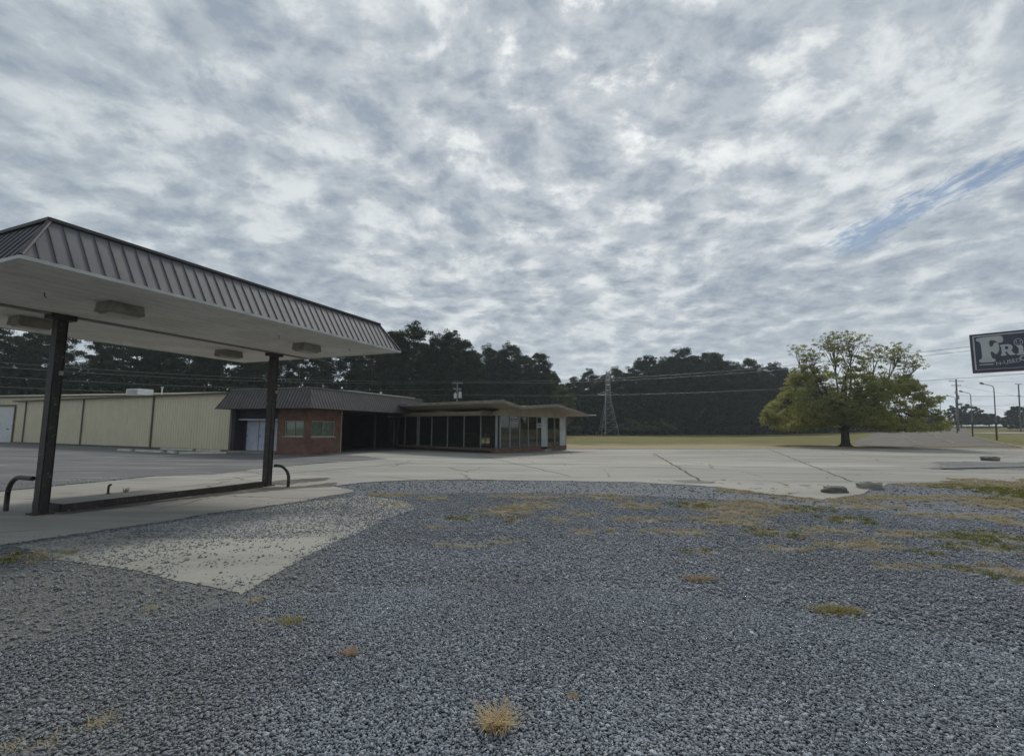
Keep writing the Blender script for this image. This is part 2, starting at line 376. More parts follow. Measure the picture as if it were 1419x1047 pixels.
def leaf_mat(name, c1, c2, c3, trans=.25, var=.5):
    m, w, o = material(name)
    p = objc(w)
    n = w.mapr(w.noise(p, .55, 3, .5), .38, .62)
    col = w.mix(n, (*c1, 1), (*c2, 1))
    a = attr(w, 'tone')
    col = w.mix(a, col, (*c3, 1))
    d = w.new('ShaderNodeBsdfDiffuse'); t = w.new('ShaderNodeBsdfTranslucent')
    w.put(d.inputs[0], col); w.put(t.inputs[0], col)
    mx = w.new('ShaderNodeMixShader'); mx.inputs[0].default_value = trans
    w.l.new(d.outputs[0], mx.inputs[1]); w.l.new(t.outputs[0], mx.inputs[2]); w.l.new(mx.outputs[0], o.inputs[0])
    return m
M['pine'] = leaf_mat('dark_pine_needles', (.030, .044, .030), (.046, .064, .036), (.07, .09, .045), .2)
M['under'] = leaf_mat('dark_undergrowth_leaves', (.026, .038, .022), (.040, .055, .028), (.055, .075, .033), .15)
M['shrub'] = leaf_mat('pale_green_shrub_leaves', (.07, .10, .04), (.09, .12, .045), (.13, .15, .06), .25)  # paler green leaf colour than the undergrowth
M['oak'] = leaf_mat('yellow_green_leaves', (.165, .20, .065), (.24, .26, .085), (.42, .39, .15), .5)
M['oak2'] = leaf_mat('deep_green_leaves', (.06, .085, .04), (.08, .105, .045), (.13, .16, .07), .35)
M['straw'] = leaf_mat('dry_grass_blades', (.44, .39, .26), (.50, .45, .32), (.36, .29, .18), .35)
M['green_grass'] = leaf_mat('green_grass_blades', (.11, .14, .04), (.16, .18, .05), (.26, .23, .09), .3)
# ------------------------------------------------------------ ground outlines (metres, camera stands at the origin)
CONC = [(60, 20), (28, 16.6), (16.92, 16.22), (14.21, 15.83), (11.68, 15.25), (10.6, 14.2), (8.89, 12.61), (7.35, 11.64), (6.6, 12.6), (5.98, 13.98), (3.82, 15.16), (1.62, 15.44),
        (-1.35, 15.68), (-3.0, 15.4), (-4.48, 14.63), (-4.9, 13.6), (-3.97, 12.49), (-4.6, 10.9), (-5.52, 9.25), (-6.2, 7.9), (-6.93, 6.76), (-9.5, 4.6), (-14, 1), (-24, -3),
        (-40, 0), (-28, 8), (-13.5, 10.9), (-12.46, 12.02), (-11.56, 15.89), (-9.88, 19.21), (-8.2, 23.2), (-7.2, 26.4), (-9.5, 28.6), (-16, 33), (-12, 44), (2, 44), (7.5, 40.5),
        (18.39, 42.73), (31.87, 46.73), (42.51, 48.62), (50.68, 48.25), (75, 50)]
ASPH = [(-40, 0.5), (-28, 8.3), (-13.7, 11.0), (-12.6, 12.1), (-11.7, 15.9), (-10.1, 16.6), (-9.95, 19.3), (-8.24, 23.14), (-6.6, 25.9), (-8.6, 28.2), (-9.8, 29.6), (-11.98, 28.9), (-18, 31.3),
        (-19, 33.0), (-49, 47.5), (-90, 60), (-120, 20)]
PATCH = [(-4.13, 5.56), (-2.57, 4.84), (-2.55, 5.45), (-2.6, 6.4), (-2.35, 7.6), (-2.25, 8.7), (-1.95, 9.9), (-2.3, 10.9), (-3.6, 11.9), (-4.5, 10.6), (-5.4, 9.0), (-6.1, 7.6), (-6.6, 6.7), (-5.4, 6.0)]

def jag(poly, step, amp, seed=1):
    rnd = np.random.RandomState(seed); out = []
    n = len(poly)
    for i in range(n):
        a = np.array(poly[i], float); b = np.array(poly[(i + 1) % n], float)
        L = np.linalg.norm(b - a); k = max(1, min(80, int(L / step)))
        nrm = np.array([-(b - a)[1], (b - a)[0]]) / max(L, 1e-6)
        for j in range(k):
            p = a + (b - a) * j / k
            out.append(tuple(p + nrm * ((value_noise(p[0], p[1], 1.1, seed) - .5) * 2.2 * amp + rnd.randn() * amp * .3)))
    return out

def flat_sheet(name, poly, z, mat, seed=1, step=.25, amp=.08):
    pts = jag(poly, step, amp, seed)
    bm = bmesh.new(); vs = [bm.verts.new((x, y, z)) for x, y in pts]
    f = bm.faces.new(vs)
    if f.normal.z < 0: f.normal_flip()
    bm.normal_update()
    bmesh.ops.triangulate(bm, faces=bm.faces[:], ngon_method='EAR_CLIP')
    bmesh.ops.recalc_face_normals(bm, faces=bm.faces)
    for f in bm.faces:
        if f.normal.z < 0: f.normal_flip()
    me = bpy.data.meshes.new(name); bm.to_mesh(me); bm.free(); me.materials.append(mat)
    o = bpy.data.objects.new(name, me); COL.objects.link(o); tag(o, kind='structure'); return o

# ---- ground materials
def gravel_nodes(w):
    p = pos(w)
    vo = w.new('ShaderNodeTexVoronoi', feature='F1'); vo.inputs['Scale'].default_value = 46; w.l.new(p, vo.inputs['Vector'])
    ve = w.new('ShaderNodeTexVoronoi', feature='DISTANCE_TO_EDGE'); ve.inputs['Scale'].default_value = 46; w.l.new(p, ve.inputs['Vector'])
    r = w.xyz(vo.outputs['Color'])[0]
    col = w.ramp(r, [(0, (.08, .09, .106)), (.35, (.178, .198, .228)), (.7, (.28, .308, .345)), (1, (.40, .43, .46))])
    gap = w.mapr(ve.outputs['Distance'], .0, .16)
    col = w.mix(gap, (.028, .030, .036, 1), col)
    big = w.noise(p, .35, 5, .6)
    dust = w.mapr(big, .42, .66)
    col = w.mix(w.math('MULTIPLY', dust, .35), col, (.15, .15, .145, 1))
    hgt = w.math('ADD', w.math('MULTIPLY', gap, .6), r)
    return p, col, hgt
def make_ground_mat():
    m, w, o = material('crushed_slate_gravel')
    p, col, hgt = gravel_nodes(w)
    dry = attr(w, 'dry')
    col = w.mix(w.math('MULTIPLY', attr(w, 'dust'), .8), col, w.mix(w.noise(p, 30, 5, .75), (.11, .11, .105, 1), (.24, .237, .225, 1)))
    nn = w.noise(p, 5, 5, .7)
    f = w.mapr(w.math('ADD', dry, w.math('MULTIPLY', w.math('SUBTRACT', nn, .5), .9)), .45, .75)
    soil = w.mix(w.noise(p, 14, 4, .7), (.20, .165, .105, 1), (.36, .30, .20, 1))
    col = w.mix(w.math('MULTIPLY', f, .75), col, soil)
    far = attr(w, 'far')
    col = w.mix(far, col, w.mix(w.noise(p, .3, 5, .6), (.13, .12, .05, 1), (.17, .15, .07, 1)))
    pbsdf(w, o, col, .8, .25, 0, hgt, .9, .02)
    return m
def make_stone_mat():
    m, w, o = material('slate_chip')
    t = attr(w, 'tone')
    col = w.ramp(t, [(0, (.095, .106, .124)), (.35, (.185, .206, .236)), (.7, (.285, .313, .35)), (.95, (.40, .43, .465)), (1, (.52, .52, .50))])
    p = pos(w)
    n = w.noise(p, 60, 3, .6)
    col = w.mix(w.math('MULTIPLY', n, .25), col, (.16, .16, .16, 1))
    bn = w.mapr(w.noise(p, .35, 5, .6), .42, .66)
    col = w.mix(w.math('MULTIPLY', attr(w, 'dust'), .45), col, (.185, .184, .178, 1))
    col = w.mix(w.math('MULTIPLY', bn, .25), col, (.15, .15, .145, 1))
    pbsdf(w, o, col, .8, .2, 0, n, .2, .004)
    return m
def make_concrete(name, c1, c2, stain, big=.12):
    m, w, o = material(name)
    p = pos(w)
    sp = w.vmath('MULTIPLY', p, (.28, 1.0, 1))
    n1 = w.mapr(w.noise(sp, big, 5, .6, .4), .38, .62)
    col = w.mix(n1, (*c1, 1), (*c2, 1))
    n2 = w.mapr(w.noise(sp, .55, 7, .68, .5), .50, .68)
    col = w.mix(w.math('MULTIPLY', n2, .75), col, (*stain, 1))
    n3 = w.mapr(w.noise(p, 18, 5, .75), .50, .66)
    col = w.mix(w.math('MULTIPLY', n3, .28), col, (*stain, 1))
    n5 = w.mapr(w.noise(p, 90, 2, .6), .56, .64)
    col = w.mix(w.math('MULTIPLY', n5, .3), col, (.12, .12, .125, 1))
    # hairline cracks
    pw = w.vmath('ADD', p, w.vmath('MULTIPLY', w.noise(p, 1.2, 3, .6, 0, 'Color'), (.6, .6, 0)))
    cr = w.new('ShaderNodeTexVoronoi', feature='DISTANCE_TO_EDGE'); cr.inputs['Scale'].default_value = .22; w.l.new(pw, cr.inputs['Vector'])
    cf = w.mapr(cr.outputs['Distance'], .010, .0)
    cf = w.math('MULTIPLY', cf, w.mapr(w.noise(p, .25, 2), .40, .50))
    col = w.mix(w.math('MULTIPLY', cf, .75), col, (.07, .065, .05, 1))
    # long scuffs and damp-stained bands left by traffic
    sc = w.noise(w.vmath('MULTIPLY', p, (.06, .75, 1)), 1.0, 8, .72, .6)
    col = w.mix(w.math('MULTIPLY', w.mapr(sc, .50, .60), .45), col, (.17, .168, .16, 1))
    col = w.mix(w.math('MULTIPLY', w.mapr(sc, .42, .36), .35), col, (.44, .42, .37, 1))
    pbsdf(w, o, col, .85, .2, 0, w.noise(p, 60, 5, .7), .3, .008)
    return m
M['ground'] = make_ground_mat(); M['stone'] = make_stone_mat()
M['concrete'] = make_concrete('worn_tan_concrete', (.26, .25, .225), (.36, .345, .31), (.19, .185, .17))
M['concrete2'] = make_concrete('pale_dusty_concrete', (.27, .262, .235), (.33, .32, .285), (.21, .205, .185), .6)
def make_asphalt(name, c1, c2, c3, sx):
    m, w, o = material(name)
    p = pos(w)
    sp = w.vmath('MULTIPLY', p, sx)
    col = w.mix(w.mapr(w.noise(sp, .35, 6, .65, .4), .3, .7), (*c1, 1), (*c2, 1))
    st = w.mapr(w.noise(sp, 1.0, 7, .7, .3), .52, .66)
    col = w.mix(w.math('MULTIPLY', st, .8), col, (*c3, 1))
    g = w.mapr(w.noise(p, 30, 4, .75), .46, .62)
    col = w.mix(w.math('MULTIPLY', g, .4), col, (.05, .05, .055, 1))
    pbsdf(w, o, col, .85, .2, 0, w.noise(p, 50, 5, .7), .4, .01)
    return m
M['asphalt'] = make_asphalt('greyed_asphalt', (.10, .10, .102), (.165, .165, .165), (.30, .295, .275), (.25, 1.8, 1))
M['old_road'] = make_asphalt('old_cracked_asphalt', (.10, .088, .075), (.15, .132, .11), (.25, .22, .16), (.5, .5, 1))
M['dark_asph'] = make_asphalt('dark_gravel_asphalt', (.13, .13, .135), (.18, .18, .185), (.24, .235, .22), (1, 1, 1))
def make_lawn():
    m, w, o = material('mown_grass')
    p = pos(w)
    e = attr(w, 'edge')
    n = w.noise(p, .12, 5, .6)
    g = w.mix(w.mapr(n, .35, .65), (.12, .12, .035, 1), (.17, .155, .055, 1))
    g = w.mix(w.mapr(w.noise(w.vmath('MULTIPLY', p, (.3, 1, 1)), .5, 6, .7), .45, .65), g, (.20, .17, .075, 1))
    t = w.mapr(w.math('ADD', w.math('MULTIPLY', e, -.07), w.math('MULTIPLY', w.noise(w.vmath('MULTIPLY', p, (.3, 1, 1)), .35, 6, .65), 2.6)), .25, .75)
    col = w.mix(t, g, w.mix(w.noise(p, 1.5, 5, .7), (.27, .22, .14, 1), (.38, .32, .22, 1)))
    pbsdf(w, o, col, .95, .1, 0, w.noise(p, 9, 6, .75), .8, .12)
    return m
M['lawn'] = make_lawn()
M['dirt'] = make_asphalt('dark_gritty_dirt', (.08, .072, .062), (.13, .12, .105), (.19, .175, .15), (1, 1, 1))
def CFp(a, b): return (-6.19 + .385 * a - .923 * b, 5.89 + .923 * a + .385 * b)
m, w, o = material('joint_filler'); pbsdf(w, o, w.mix(w.noise(pos(w), 3, 4), (.05, .05, .05, 1), (.13, .12, .10, 1)), .9, .1); M['joint'] = m
m, w, o = material('faded_paint_line'); pbsdf(w, o, w.mix(w.mapr(w.noise(pos(w), 6, 5, .7), .4, .6), (.38, .36, .31, 1), (.26, .25, .22, 1)), .9, .1); M['paint'] = m
m, w, o = material('weed_filled_crack'); pbsdf(w, o, w.mix(w.noise(pos(w), 1, 4), (.27, .24, .16, 1), (.33, .30, .22, 1)), .95, .1); M['weedline'] = m

def LEFT(x, y):
    return 1 / (1 + np.exp(-((-1.55 - .22 * (y - 2.5)) + (fbm(x, y, .7, 91) - .5) * 1.2 - x) * 5)) * (y < 7.2)

# ---- base ground sheet, fine near the camera, reaching the horizon
def axis(lo, hi, step, far, g=1.13):
    c = list(np.arange(lo, hi + 1e-6, step)); s = step; x = hi
    while x < far: s *= g; x += s; c.append(x)
    s = step; x = lo
    pre = []
    while x > -far: s *= g; x -= s; pre.append(x)
    return np.array(pre[::-1] + c)
def make_ground():
    xs = axis(-9, 18, .14, 2500); ys = axis(1, 18, .14, 2500)
    X, Y = np.meshgrid(xs, ys, indexing='ij')
    Z = terrain(X, Y)
    near = (np.hypot(X, Y) < 30)
    Z = Z + np.where(near, (fbm(X, Y, .5, 5) - .5) * .03 - .006, 0) * np.where(near, 1, 0)
    cm = inside(X, Y, CONC) | inside(X, Y, PATCH)
    Z = np.where(near & (Z > -.004) & (Y < 60), -.004, Z)
    dry = np.zeros_like(X)
    for cx, cy, rx, ry, k in WEEDS:
        d = ((X - cx) / rx) ** 2 + ((Y - cy) / ry) ** 2
        dry = np.maximum(dry, np.exp(-d * .8) * (.85 if k != 1 else .7))
    # grass creeping in on the right
    strip = 1 / (1 + np.exp(-(X - (9.6 + (Y - 8) * .62 + (fbm(X, Y, .5, 9) - .5) * 4)) * 1.6))
    dry = np.maximum(dry, strip * .8 * (Y > 5))
    dry = np.maximum(dry, .38 * (fbm(X, Y, .35, 21) > .56) * ((X < -1) & (Y < 5) | (X > 3) & (Y > 6)))
    # dirt margin in front of the concrete
    far = np.clip((np.hypot(X, Y - 20) - 60) / 15, 0, 1)
    nx, ny = X.shape
    idx = np.arange(nx * ny).reshape(nx, ny)
    f = np.stack([idx[:-1, :-1], idx[1:, :-1], idx[1:, 1:], idx[:-1, 1:]], -1).reshape(-1, 4)
    o = np_mesh('ground', np.stack([X, Y, Z], -1).reshape(-1, 3), f, M['ground'], 4, None, {'dry': dry.ravel(), 'far': far.ravel(), 'dust': LEFT(X, Y).ravel()}, True)
    tag(o, kind='structure')
make_ground()
flat_sheet('concrete_lot', CONC, .004, M['concrete'], 3, .18, .07)
flat_sheet('asphalt_lot', ASPH, .009, M['asphalt'], 5, .3, .10)
flat_sheet('concrete_pad', PATCH, .002, M['concrete2'], 7, .1, .035)
flat_sheet('gravel_strip', [(18.18, 21.24), (20.5, 23.6), (22.99, 26.37), (28.19, 26.91), (40, 27.5), (40, 20.6), (22.17, 21.2)], .009, M['dark_asph'], 8, .15, .5)

def ribbon(mb, pts, width, z, closed=False):
    for i in range(len(pts) - 1):
        a = Vector((*pts[i], 0)); b = Vector((*pts[i + 1], 0)); d = (b - a).normalized(); n = Vector((-d.y, d.x, 0)) * width / 2
        za, zb = T(a.x, a.y) + z, T(b.x, b.y) + z
        mb.add([(a.x - n.x, a.y - n.y, za), (b.x - n.x, b.y - n.y, zb), (b.x + n.x, b.y + n.y, zb), (a.x + n.x, a.y + n.y, za)], [(0, 1, 2, 3)])
def wob(pts, amp=.06, step=.6, seed=0):
    rnd = random.Random(seed); out = []
    for i in range(len(pts) - 1):
        a = Vector(pts[i]); b = Vector(pts[i + 1]); k = max(1, int((b - a).length / step))
        for j in range(k):
            p = a.lerp(b, j / k); out.append((p.x + rnd.uniform(-amp, amp), p.y + rnd.uniform(-amp, amp)))
    out.append(pts[-1]); return out
jm = MB()
for i, (pts, wd) in enumerate([([(9.83, 33.91), (5.99, 15.3)], .09), ([(22.9, 43.5), (10.96, 15.83)], .07), ([(30, 22), (34, 33), (40, 47)], .07),
        ([(-6, 22), (6, 23), (18, 19.6), (36, 18.6)], .05), ([(-5, 26.5), (9, 28), (24, 33)], .05), ([(2, 17), (-2, 30)], .05), ([(-9, 14.9), (-4.6, 23)], .06), ([(12, 36), (30, 38), (44, 40)], .06)]):
    ribbon(jm, wob(pts, .05, .7, i), wd, .008)
tag(jm.build('pavement_joints', M['joint']), kind='structure')
pt = MB()
ring = [(21.5 + 3.2 * math.cos(a), 28.4 + 2.6 * math.sin(a)) for a in np.linspace(-2.2, 1.3, 26)]
ribbon(pt, ring, .16, .008)
ribbon(pt, [(12.2 + 2.6 * math.cos(a), 29.6 + 2.2 * math.sin(a)) for a in np.linspace(-1.2, 1.1, 16)], .14, .008)
ribbon(pt, wob([(14, 40), (22, 34), (25.5, 30.8)], .05, .7, 2), .14, .008)
tag(pt.build('faded_markings', M['paint']), kind='structure')

def quad_strip(name, left, right, off, mat, n=60, m=8, kind='structure'):
    """ground-hugging sheet between two polylines"""
    def samp(pl, t):
        s = t * (len(pl) - 1); i = min(int(s), len(pl) - 2); f = s - i
        return np.array(pl[i]) * (1 - f) + np.array(pl[i + 1]) * f
    vs = []
    for i in range(n + 1):
        a, b = samp(left, i / n), samp(right, i / n)
        for j in range(m + 1):
            p = a * (1 - j / m) + b * j / m; vs.append((p[0], p[1], T(p[0], p[1]) + off))
    f = [(i * (m + 1) + j, i * (m + 1) + j + 1, (i + 1) * (m + 1) + j + 1, (i + 1) * (m + 1) + j) for i in range(n) for j in range(m)]
    o = np_mesh(name, np.array(vs), np.array(f), mat, 4, smooth=True)
    bm = bmesh.new(); bm.from_mesh(o.data); bmesh.ops.recalc_face_normals(bm, faces=bm.faces)
    for fc in bm.faces:
        if fc.normal.z < 0: fc.normal_flip()
    bm.to_mesh(o.data); bm.free()
    tag(o, kind=kind); return o
def make_lawn_mesh():
    az = np.concatenate([np.linspace(-1.9, -.3, 60), np.linspace(-.28, 1.9, 380)])
    near = np.interp(az, [-1.9, -1.2, -1.05, -.6, -.35, -.2, .08, .12, .43, .68, .875, 1.05, 1.3, 1.9], [60, 60, 52, 48, 46, 45, 43, 40.3, 42.6, 46.6, 48.5, 48.2, 49, 48])
    k = np.concatenate([[0, .3, .7, 1.2, 2], 2 + np.cumsum(.9 * 1.045 ** np.arange(60))])
    A, K = np.meshgrid(az, k, indexing='ij'); Nn = near[:, None]
    Nn = Nn + (fbm(A * 40, A * 0, .5, 3) - .5) * .9
    Y = Nn + K; X = A * Y; Z = terrain(X, Y) + .02 + .02 * np.minimum(1, K / 2)
    nx, ny = X.shape; idx = np.arange(nx * ny).reshape(nx, ny)
    f = np.stack([idx[:-1, :-1], idx[1:, :-1], idx[1:, 1:], idx[:-1, 1:]], -1).reshape(-1, 4)
    o = np_mesh('lawn', np.stack([X, Y, Z], -1).reshape(-1, 3), f, M['lawn'], 4, None, {'edge': K.ravel()}, True)
    tag(o, kind='structure')
make_lawn_mesh()
quad_strip('old_road', [(37.0, 50.6), (46, 66), (66, 92), (97, 130), (150, 178)], [(53.5, 51), (66, 65), (84, 86), (123, 131), (166, 178)], .07, M['old_road'], 80, 12)
quad_strip('highway', [(128, 137), (160, 146), (220, 160)], [(128, 131), (160, 136), (225, 147)], .09, M['concrete2'], 30, 4)
wl = MB()
for i, pts in enumerate([[(46, 56), (52, 62), (90, 112)], [(60, 66), (73, 82), (112, 130)], [(53.4, 51.3), (66, 65), (84, 86), (123, 131)], [(44, 53), (50, 54), (57, 58)], [(60, 74), (68, 74), (74, 77)], [(70, 92), (84, 94)]]):
    ribbon(wl, wob(pts, .4, 1.3, i + 20), .28, .13)
tag(wl.build('weedy_cracks', M['weedline']), kind='structure')

flat_sheet('dirt_strip', [tuple(CFp(a, b)) for a, b in ((2.0, 3.28), (6.7, 3.28), (7.3, 2.6), (8.3, 2.4), (7.6, 1.7), (6.4, 2.4), (5.0, 2.75), (3.4, 2.95), (2.1, 2.9))], .008, M['dirt'], 15, .1, .12)
flat_sheet('dirt_strip', [tuple(CFp(a, b)) for a, b in ((7.1, 4.2), (7.2, 3.2), (8.6, 3.0), (9.4, 3.6), (8.2, 4.3))], .008, M['dirt'], 16, .1, .12)

# ---- loose stones over the near gravel
def make_stones():
    rs = np.random.RandomState(11)
    def field(n, r0, r1, s0, s1, seed):
        th = rs.uniform(R(-52), R(52), n); r = np.sqrt(rs.uniform(r0 ** 2, r1 ** 2, n))
        x = r * np.sin(th); y = r * np.cos(th)
        s = rs.uniform(s0, s1, n) * np.exp(np.clip(rs.randn(n) * .25, -1, .6))
        return x, y, s
    parts = [field(215000, 1.7, 5.2, .0046, .0088, 1), field(150000, 5.2, 12.5, .0066, .0115, 2), field(12000, 12.5, 20, .012, .020, 3)]
    x = np.concatenate([p[0] for p in parts]); y = np.concatenate([p[1] for p in parts]); s = np.concatenate([p[2] for p in parts])
    jw = np.where(rs.rand(len(x)) < .8, .12, .4); jx = x + rs.randn(len(x)) * jw; jy = y + rs.randn(len(x)) * jw
    keep = ~inside(jx, jy, CONC)
    inp = inside(x + np.abs(rs.randn(len(x))) * np.clip(.07 + (y - 6) * .12, .07, .4) - .02, y + rs.randn(len(x)) * .03, PATCH)
    # the pad shows clean at its near corner and is half buried further on
    # distance across the pad towards the canopy: the far side is buried, the camera side swept clean
    across = (-.923 * (x + 2.6) + .385 * (y - 5.2))
    alongp = (.385 * (x + 2.6) + .923 * (y - 5.2))
    cov = np.clip((fbm(x, y, 3.2, 31) - .45) * 2.0 + .13 + np.clip(across - 1.25 + .16 * alongp, 0, 1.2) * .75 + np.clip(alongp - 1.0, 0, 5) * .13 + np.clip(.22 - across + .05 * alongp, 0, 1) * 1.2 * np.clip(alongp - .9, 0, 1), .02, .93)
    keep &= ~inp | (rs.rand(len(x)) < cov)
    island_side = inside(x, y, CONC)
    keep &= ~island_side | (rs.rand(len(x)) < .35)
    thin = np.zeros(len(x))
    for cx, cy, rx, ry, k in WEEDS:
        thin = np.maximum(thin, np.exp(-(((x - cx) / rx) ** 2 + ((y - cy) / ry) ** 2)) * .93)
    thin = np.maximum(thin, LEFT(x, y) * (.35 + .45 * fbm(x, y, 1.2, 61)))
    keep &= rs.rand(len(x)) > thin
    x, y, s = x[keep], y[keep], s[keep]; n = len(x)
    base = np.array([[-1, -1, -1], [1, -1, -1], [1, 1, -1], [-1, 1, -1], [-1, -1, 1], [1, -1, 1], [1, 1, 1], [-1, 1, 1]], float)
    V = base[None] * (1 + rs.uniform(-.38, .30, (n, 8, 3)))
    V[:, 4:, :2] *= rs.uniform(.3, .9, (n, 1, 1))
    V *= np.stack([rs.uniform(.8, 1.35, n), rs.uniform(.55, 1.0, n), rs.uniform(.22, .50, n)], -1)[:, None]
    a, b, c = rs.uniform(0, 6.28, n), rs.randn(n) * .33, rs.randn(n) * .33
    def rot(V, ang, i, j):
        ca, sa = np.cos(ang)[:, None], np.sin(ang)[:, None]
        vi, vj = V[..., i].copy(), V[..., j].copy()
        V[..., i] = vi * ca - vj * sa; V[..., j] = vi * sa + vj * ca
    rot(V, b, 1, 2); rot(V, c, 0, 2); rot(V, a, 0, 1)
    V *= s[:, None, None]
    zb = -.004 + rs.rand(n) * .010 + (fbm(x, y, .5, 5) - .5) * .01
    V += np.stack([x, y, zb + s * .35], -1)[:, None]
    F = np.array([[0, 3, 2, 1], [4, 5, 6, 7], [0, 1, 5, 4], [1, 2, 6, 5], [2, 3, 7, 6], [3, 0, 4, 7]])
    FF = (F[None] + np.arange(n)[:, None, None] * 8).reshape(-1, 4)
    lf = LEFT(x, y)
    tone = np.clip(rs.beta(1.6, 1.8, n) + (fbm(x, y, .8, 71) - .5) * .35 + (fbm(x * .35 + y * .2, y * 1.6, .9, 72) - .5) * .25, 0, .94); tone[rs.rand(n) < .004] = 1.0
    o = np_mesh('gravel_stones', V.reshape(-1, 3), FF, M['stone'], 4, None, {'tone': np.repeat(tone, 8), 'dust': np.repeat(lf, 8)})
    tag(o, 'blue-grey crushed slate chips covering the open lot in the foreground', 'gravel', kind='stuff')
make_stones()

# ---- grass blades
def blades(cx, cy, rx, ry, n, hgt, rs, lean=.8, wid=.004, z=0.0):
    """n curved blades in an elliptical clump: returns verts, quads, tone"""
    r = rs.rand(n) ** .75 * rs.choice([1, 1, 1, 1.45], n); th = rs.rand(n) * 6.283
    bx = cx + rx * r * np.cos(th) * .8; by = cy + ry * r * np.sin(th) * .8
    h = hgt * rs.uniform(.45, 1.1, n); dr = rs.rand(n) * 6.283
    ln = h * rs.uniform(.3, 1.0, n) * lean
    dx, dy = np.cos(dr), np.sin(dr); wx, wy = -dy * wid, dx * wid
    zz = np.full(n, z)
    L = []
    for t, q in ((0, 1.0), (.55, .8), (1.0, .12)):
        ox = dx * ln * t ** 1.6; oy = dy * ln * t ** 1.6; oz = zz + h * (t - .28 * t * t)
        L.append(np.stack([bx + ox - wx * q, by + oy - wy * q, oz], -1)); L.append(np.stack([bx + ox + wx * q, by + oy + wy * q, oz], -1))
    V = np.stack(L, 1)
    F = np.array([[0, 1, 3, 2], [2, 3, 5, 4]])
    FF = (F[None] + np.arange(n)[:, None, None] * 6).reshape(-1, 4)
    return V.reshape(-1, 3), FF, np.repeat(rs.rand(n), 6)
def join(lst):
    V, F, Tn, b = [], [], [], 0
    for v, f, t in lst: V.append(v); F.append(f + b); Tn.append(t); b += len(v)
    return np.concatenate(V), np.concatenate(F), np.concatenate(Tn)
rs = np.random.RandomState(5)
st, gr = [], []
for cx, cy, rx, ry, k in WEEDS:
    area = rx * ry
    sub = max(3, int(area * 170))
    for i in range(sub if cy > 4.5 else 2):
        a = rs.rand() * 6.283; q = math.sqrt(rs.rand())
        x, y = cx + rx * q * math.cos(a), cy + ry * q * math.sin(a)
        if inside(np.array([x]), np.array([y]), CONC)[0] and rs.rand() < .93: continue
        n = int(rs.uniform(14, 34)); rr = rs.uniform(.05, .13)
        wd = .0022 + y * .00035
        if k == 1 and rs.rand() < .75: gr.append(blades(x, y, rr, rr, n, rs.uniform(.03, .07), rs, 1.3, wd))
        else: st.append(blades(x, y, rr, rr, n, rs.uniform(.025, .06), rs, 1.8, wd))
# grass belt on the right
for i in range(1500):
    y = rs.uniform(5.5, 17); x = 9.4 + (y - 8) * .62 + abs(rs.randn()) * 3.0 + (fbm(y * 3, y, .5, 4) - .5) * 3
    if x > 24 or fbm(x, y, .6, 77) < .42: continue
    n = int(rs.uniform(20, 50)); rr = rs.uniform(.08, .2)
    (gr if fbm(x, y, .45, 12) > .5 else st).append(blades(x, y, rr, rr, n, rs.uniform(.03, .08), rs, 1.2, .004 + y * .0004))
V, F, Tn = join(st); o = np_mesh('dry_grass', V, F, M['straw'], 4, None, {'tone': Tn * .8}); tag(o, 'straw-coloured dry weeds scattered in patches through the gravel', 'dry grass', kind='stuff')
V, F, Tn = join(gr); o = np_mesh('green_grass', V, F, M['green_grass'], 4, None, {'tone': Tn * .6}); tag(o, 'low green weeds scattered in patches through the gravel', 'grass', kind='stuff')
# single tufts
for (x, y, r_, h_, n, mt, lab) in [(-.07, 2.78, .085, .13, 300, 'pale_straw', 'largest straw-coloured grass tuft at the bottom middle of the gravel'),
        (-1.13, 3.62, .075, .06, 150, 'rusty', 'small rust-orange dry tuft in the gravel left of the bottom middle'),
        (-1.8, 4.18, .12, .06, 160, 'mixed', 'greenish-yellow tuft in the gravel just below the corner of the pale concrete pad'),
        (.38, 3.08, .035, .04, 50, 'rusty', 'tiny brown tuft up and to the right of the largest straw tuft'),
        (2.04, 5.41, .22, .06, 330, 'rusty', 'wide rust-brown dry tuft in the middle right of the gravel'),
        (2.91, 4.5, .27, .07, 520, 'mixed', 'wide yellow-green tuft alone in the gravel at lower right')]:
    if mt == 'pale_straw' and mt not in M: M[mt] = leaf_mat('pale_straw_blades', (.62, .50, .31), (.70, .60, .42), (.50, .38, .22), .35)
    if mt == 'rusty' and 'rusty' not in M: M['rusty'] = leaf_mat('rust_dry_blades', (.34, .24, .15), (.40, .29, .19), (.44, .35, .23), .3)
    if mt == 'mixed' and 'mixed' not in M: M['mixed'] = leaf_mat('yellow_green_blades', (.20, .20, .07), (.27, .25, .10), (.40, .33, .17), .3)
    v, f, t = blades(0, 0, r_, r_ * (.9 if r_ < .2 else .45), n, h_, rs, 1.45, .0018 + y * .00022)
    o = np_mesh('grass_tuft', v, f, M[mt], 4, None, {'tone': t}); o.location = (x, y, 0); tag(o, lab, 'grass tuft', 'single grass tufts in the gravel')

# ------------------------------------------------------------ filling-station canopy
class Frame:
    def __init__(s, o, ex, ey): s.o = Vector((*o, 0)); s.x = Vector((*ex, 0)).normalized(); s.y = Vector((*ey, 0)).normalized()
    def p(s, a, b, z=0): return s.o + s.x * a + s.y * b + Vector((0, 0, z))
    def box(s, mb, a0, a1, b0, b1, z0, z1): return mb.box(s.p(a0, b0, z0), s.x * (a1 - a0), s.y * (b1 - b0), (0, 0, z1 - z0))

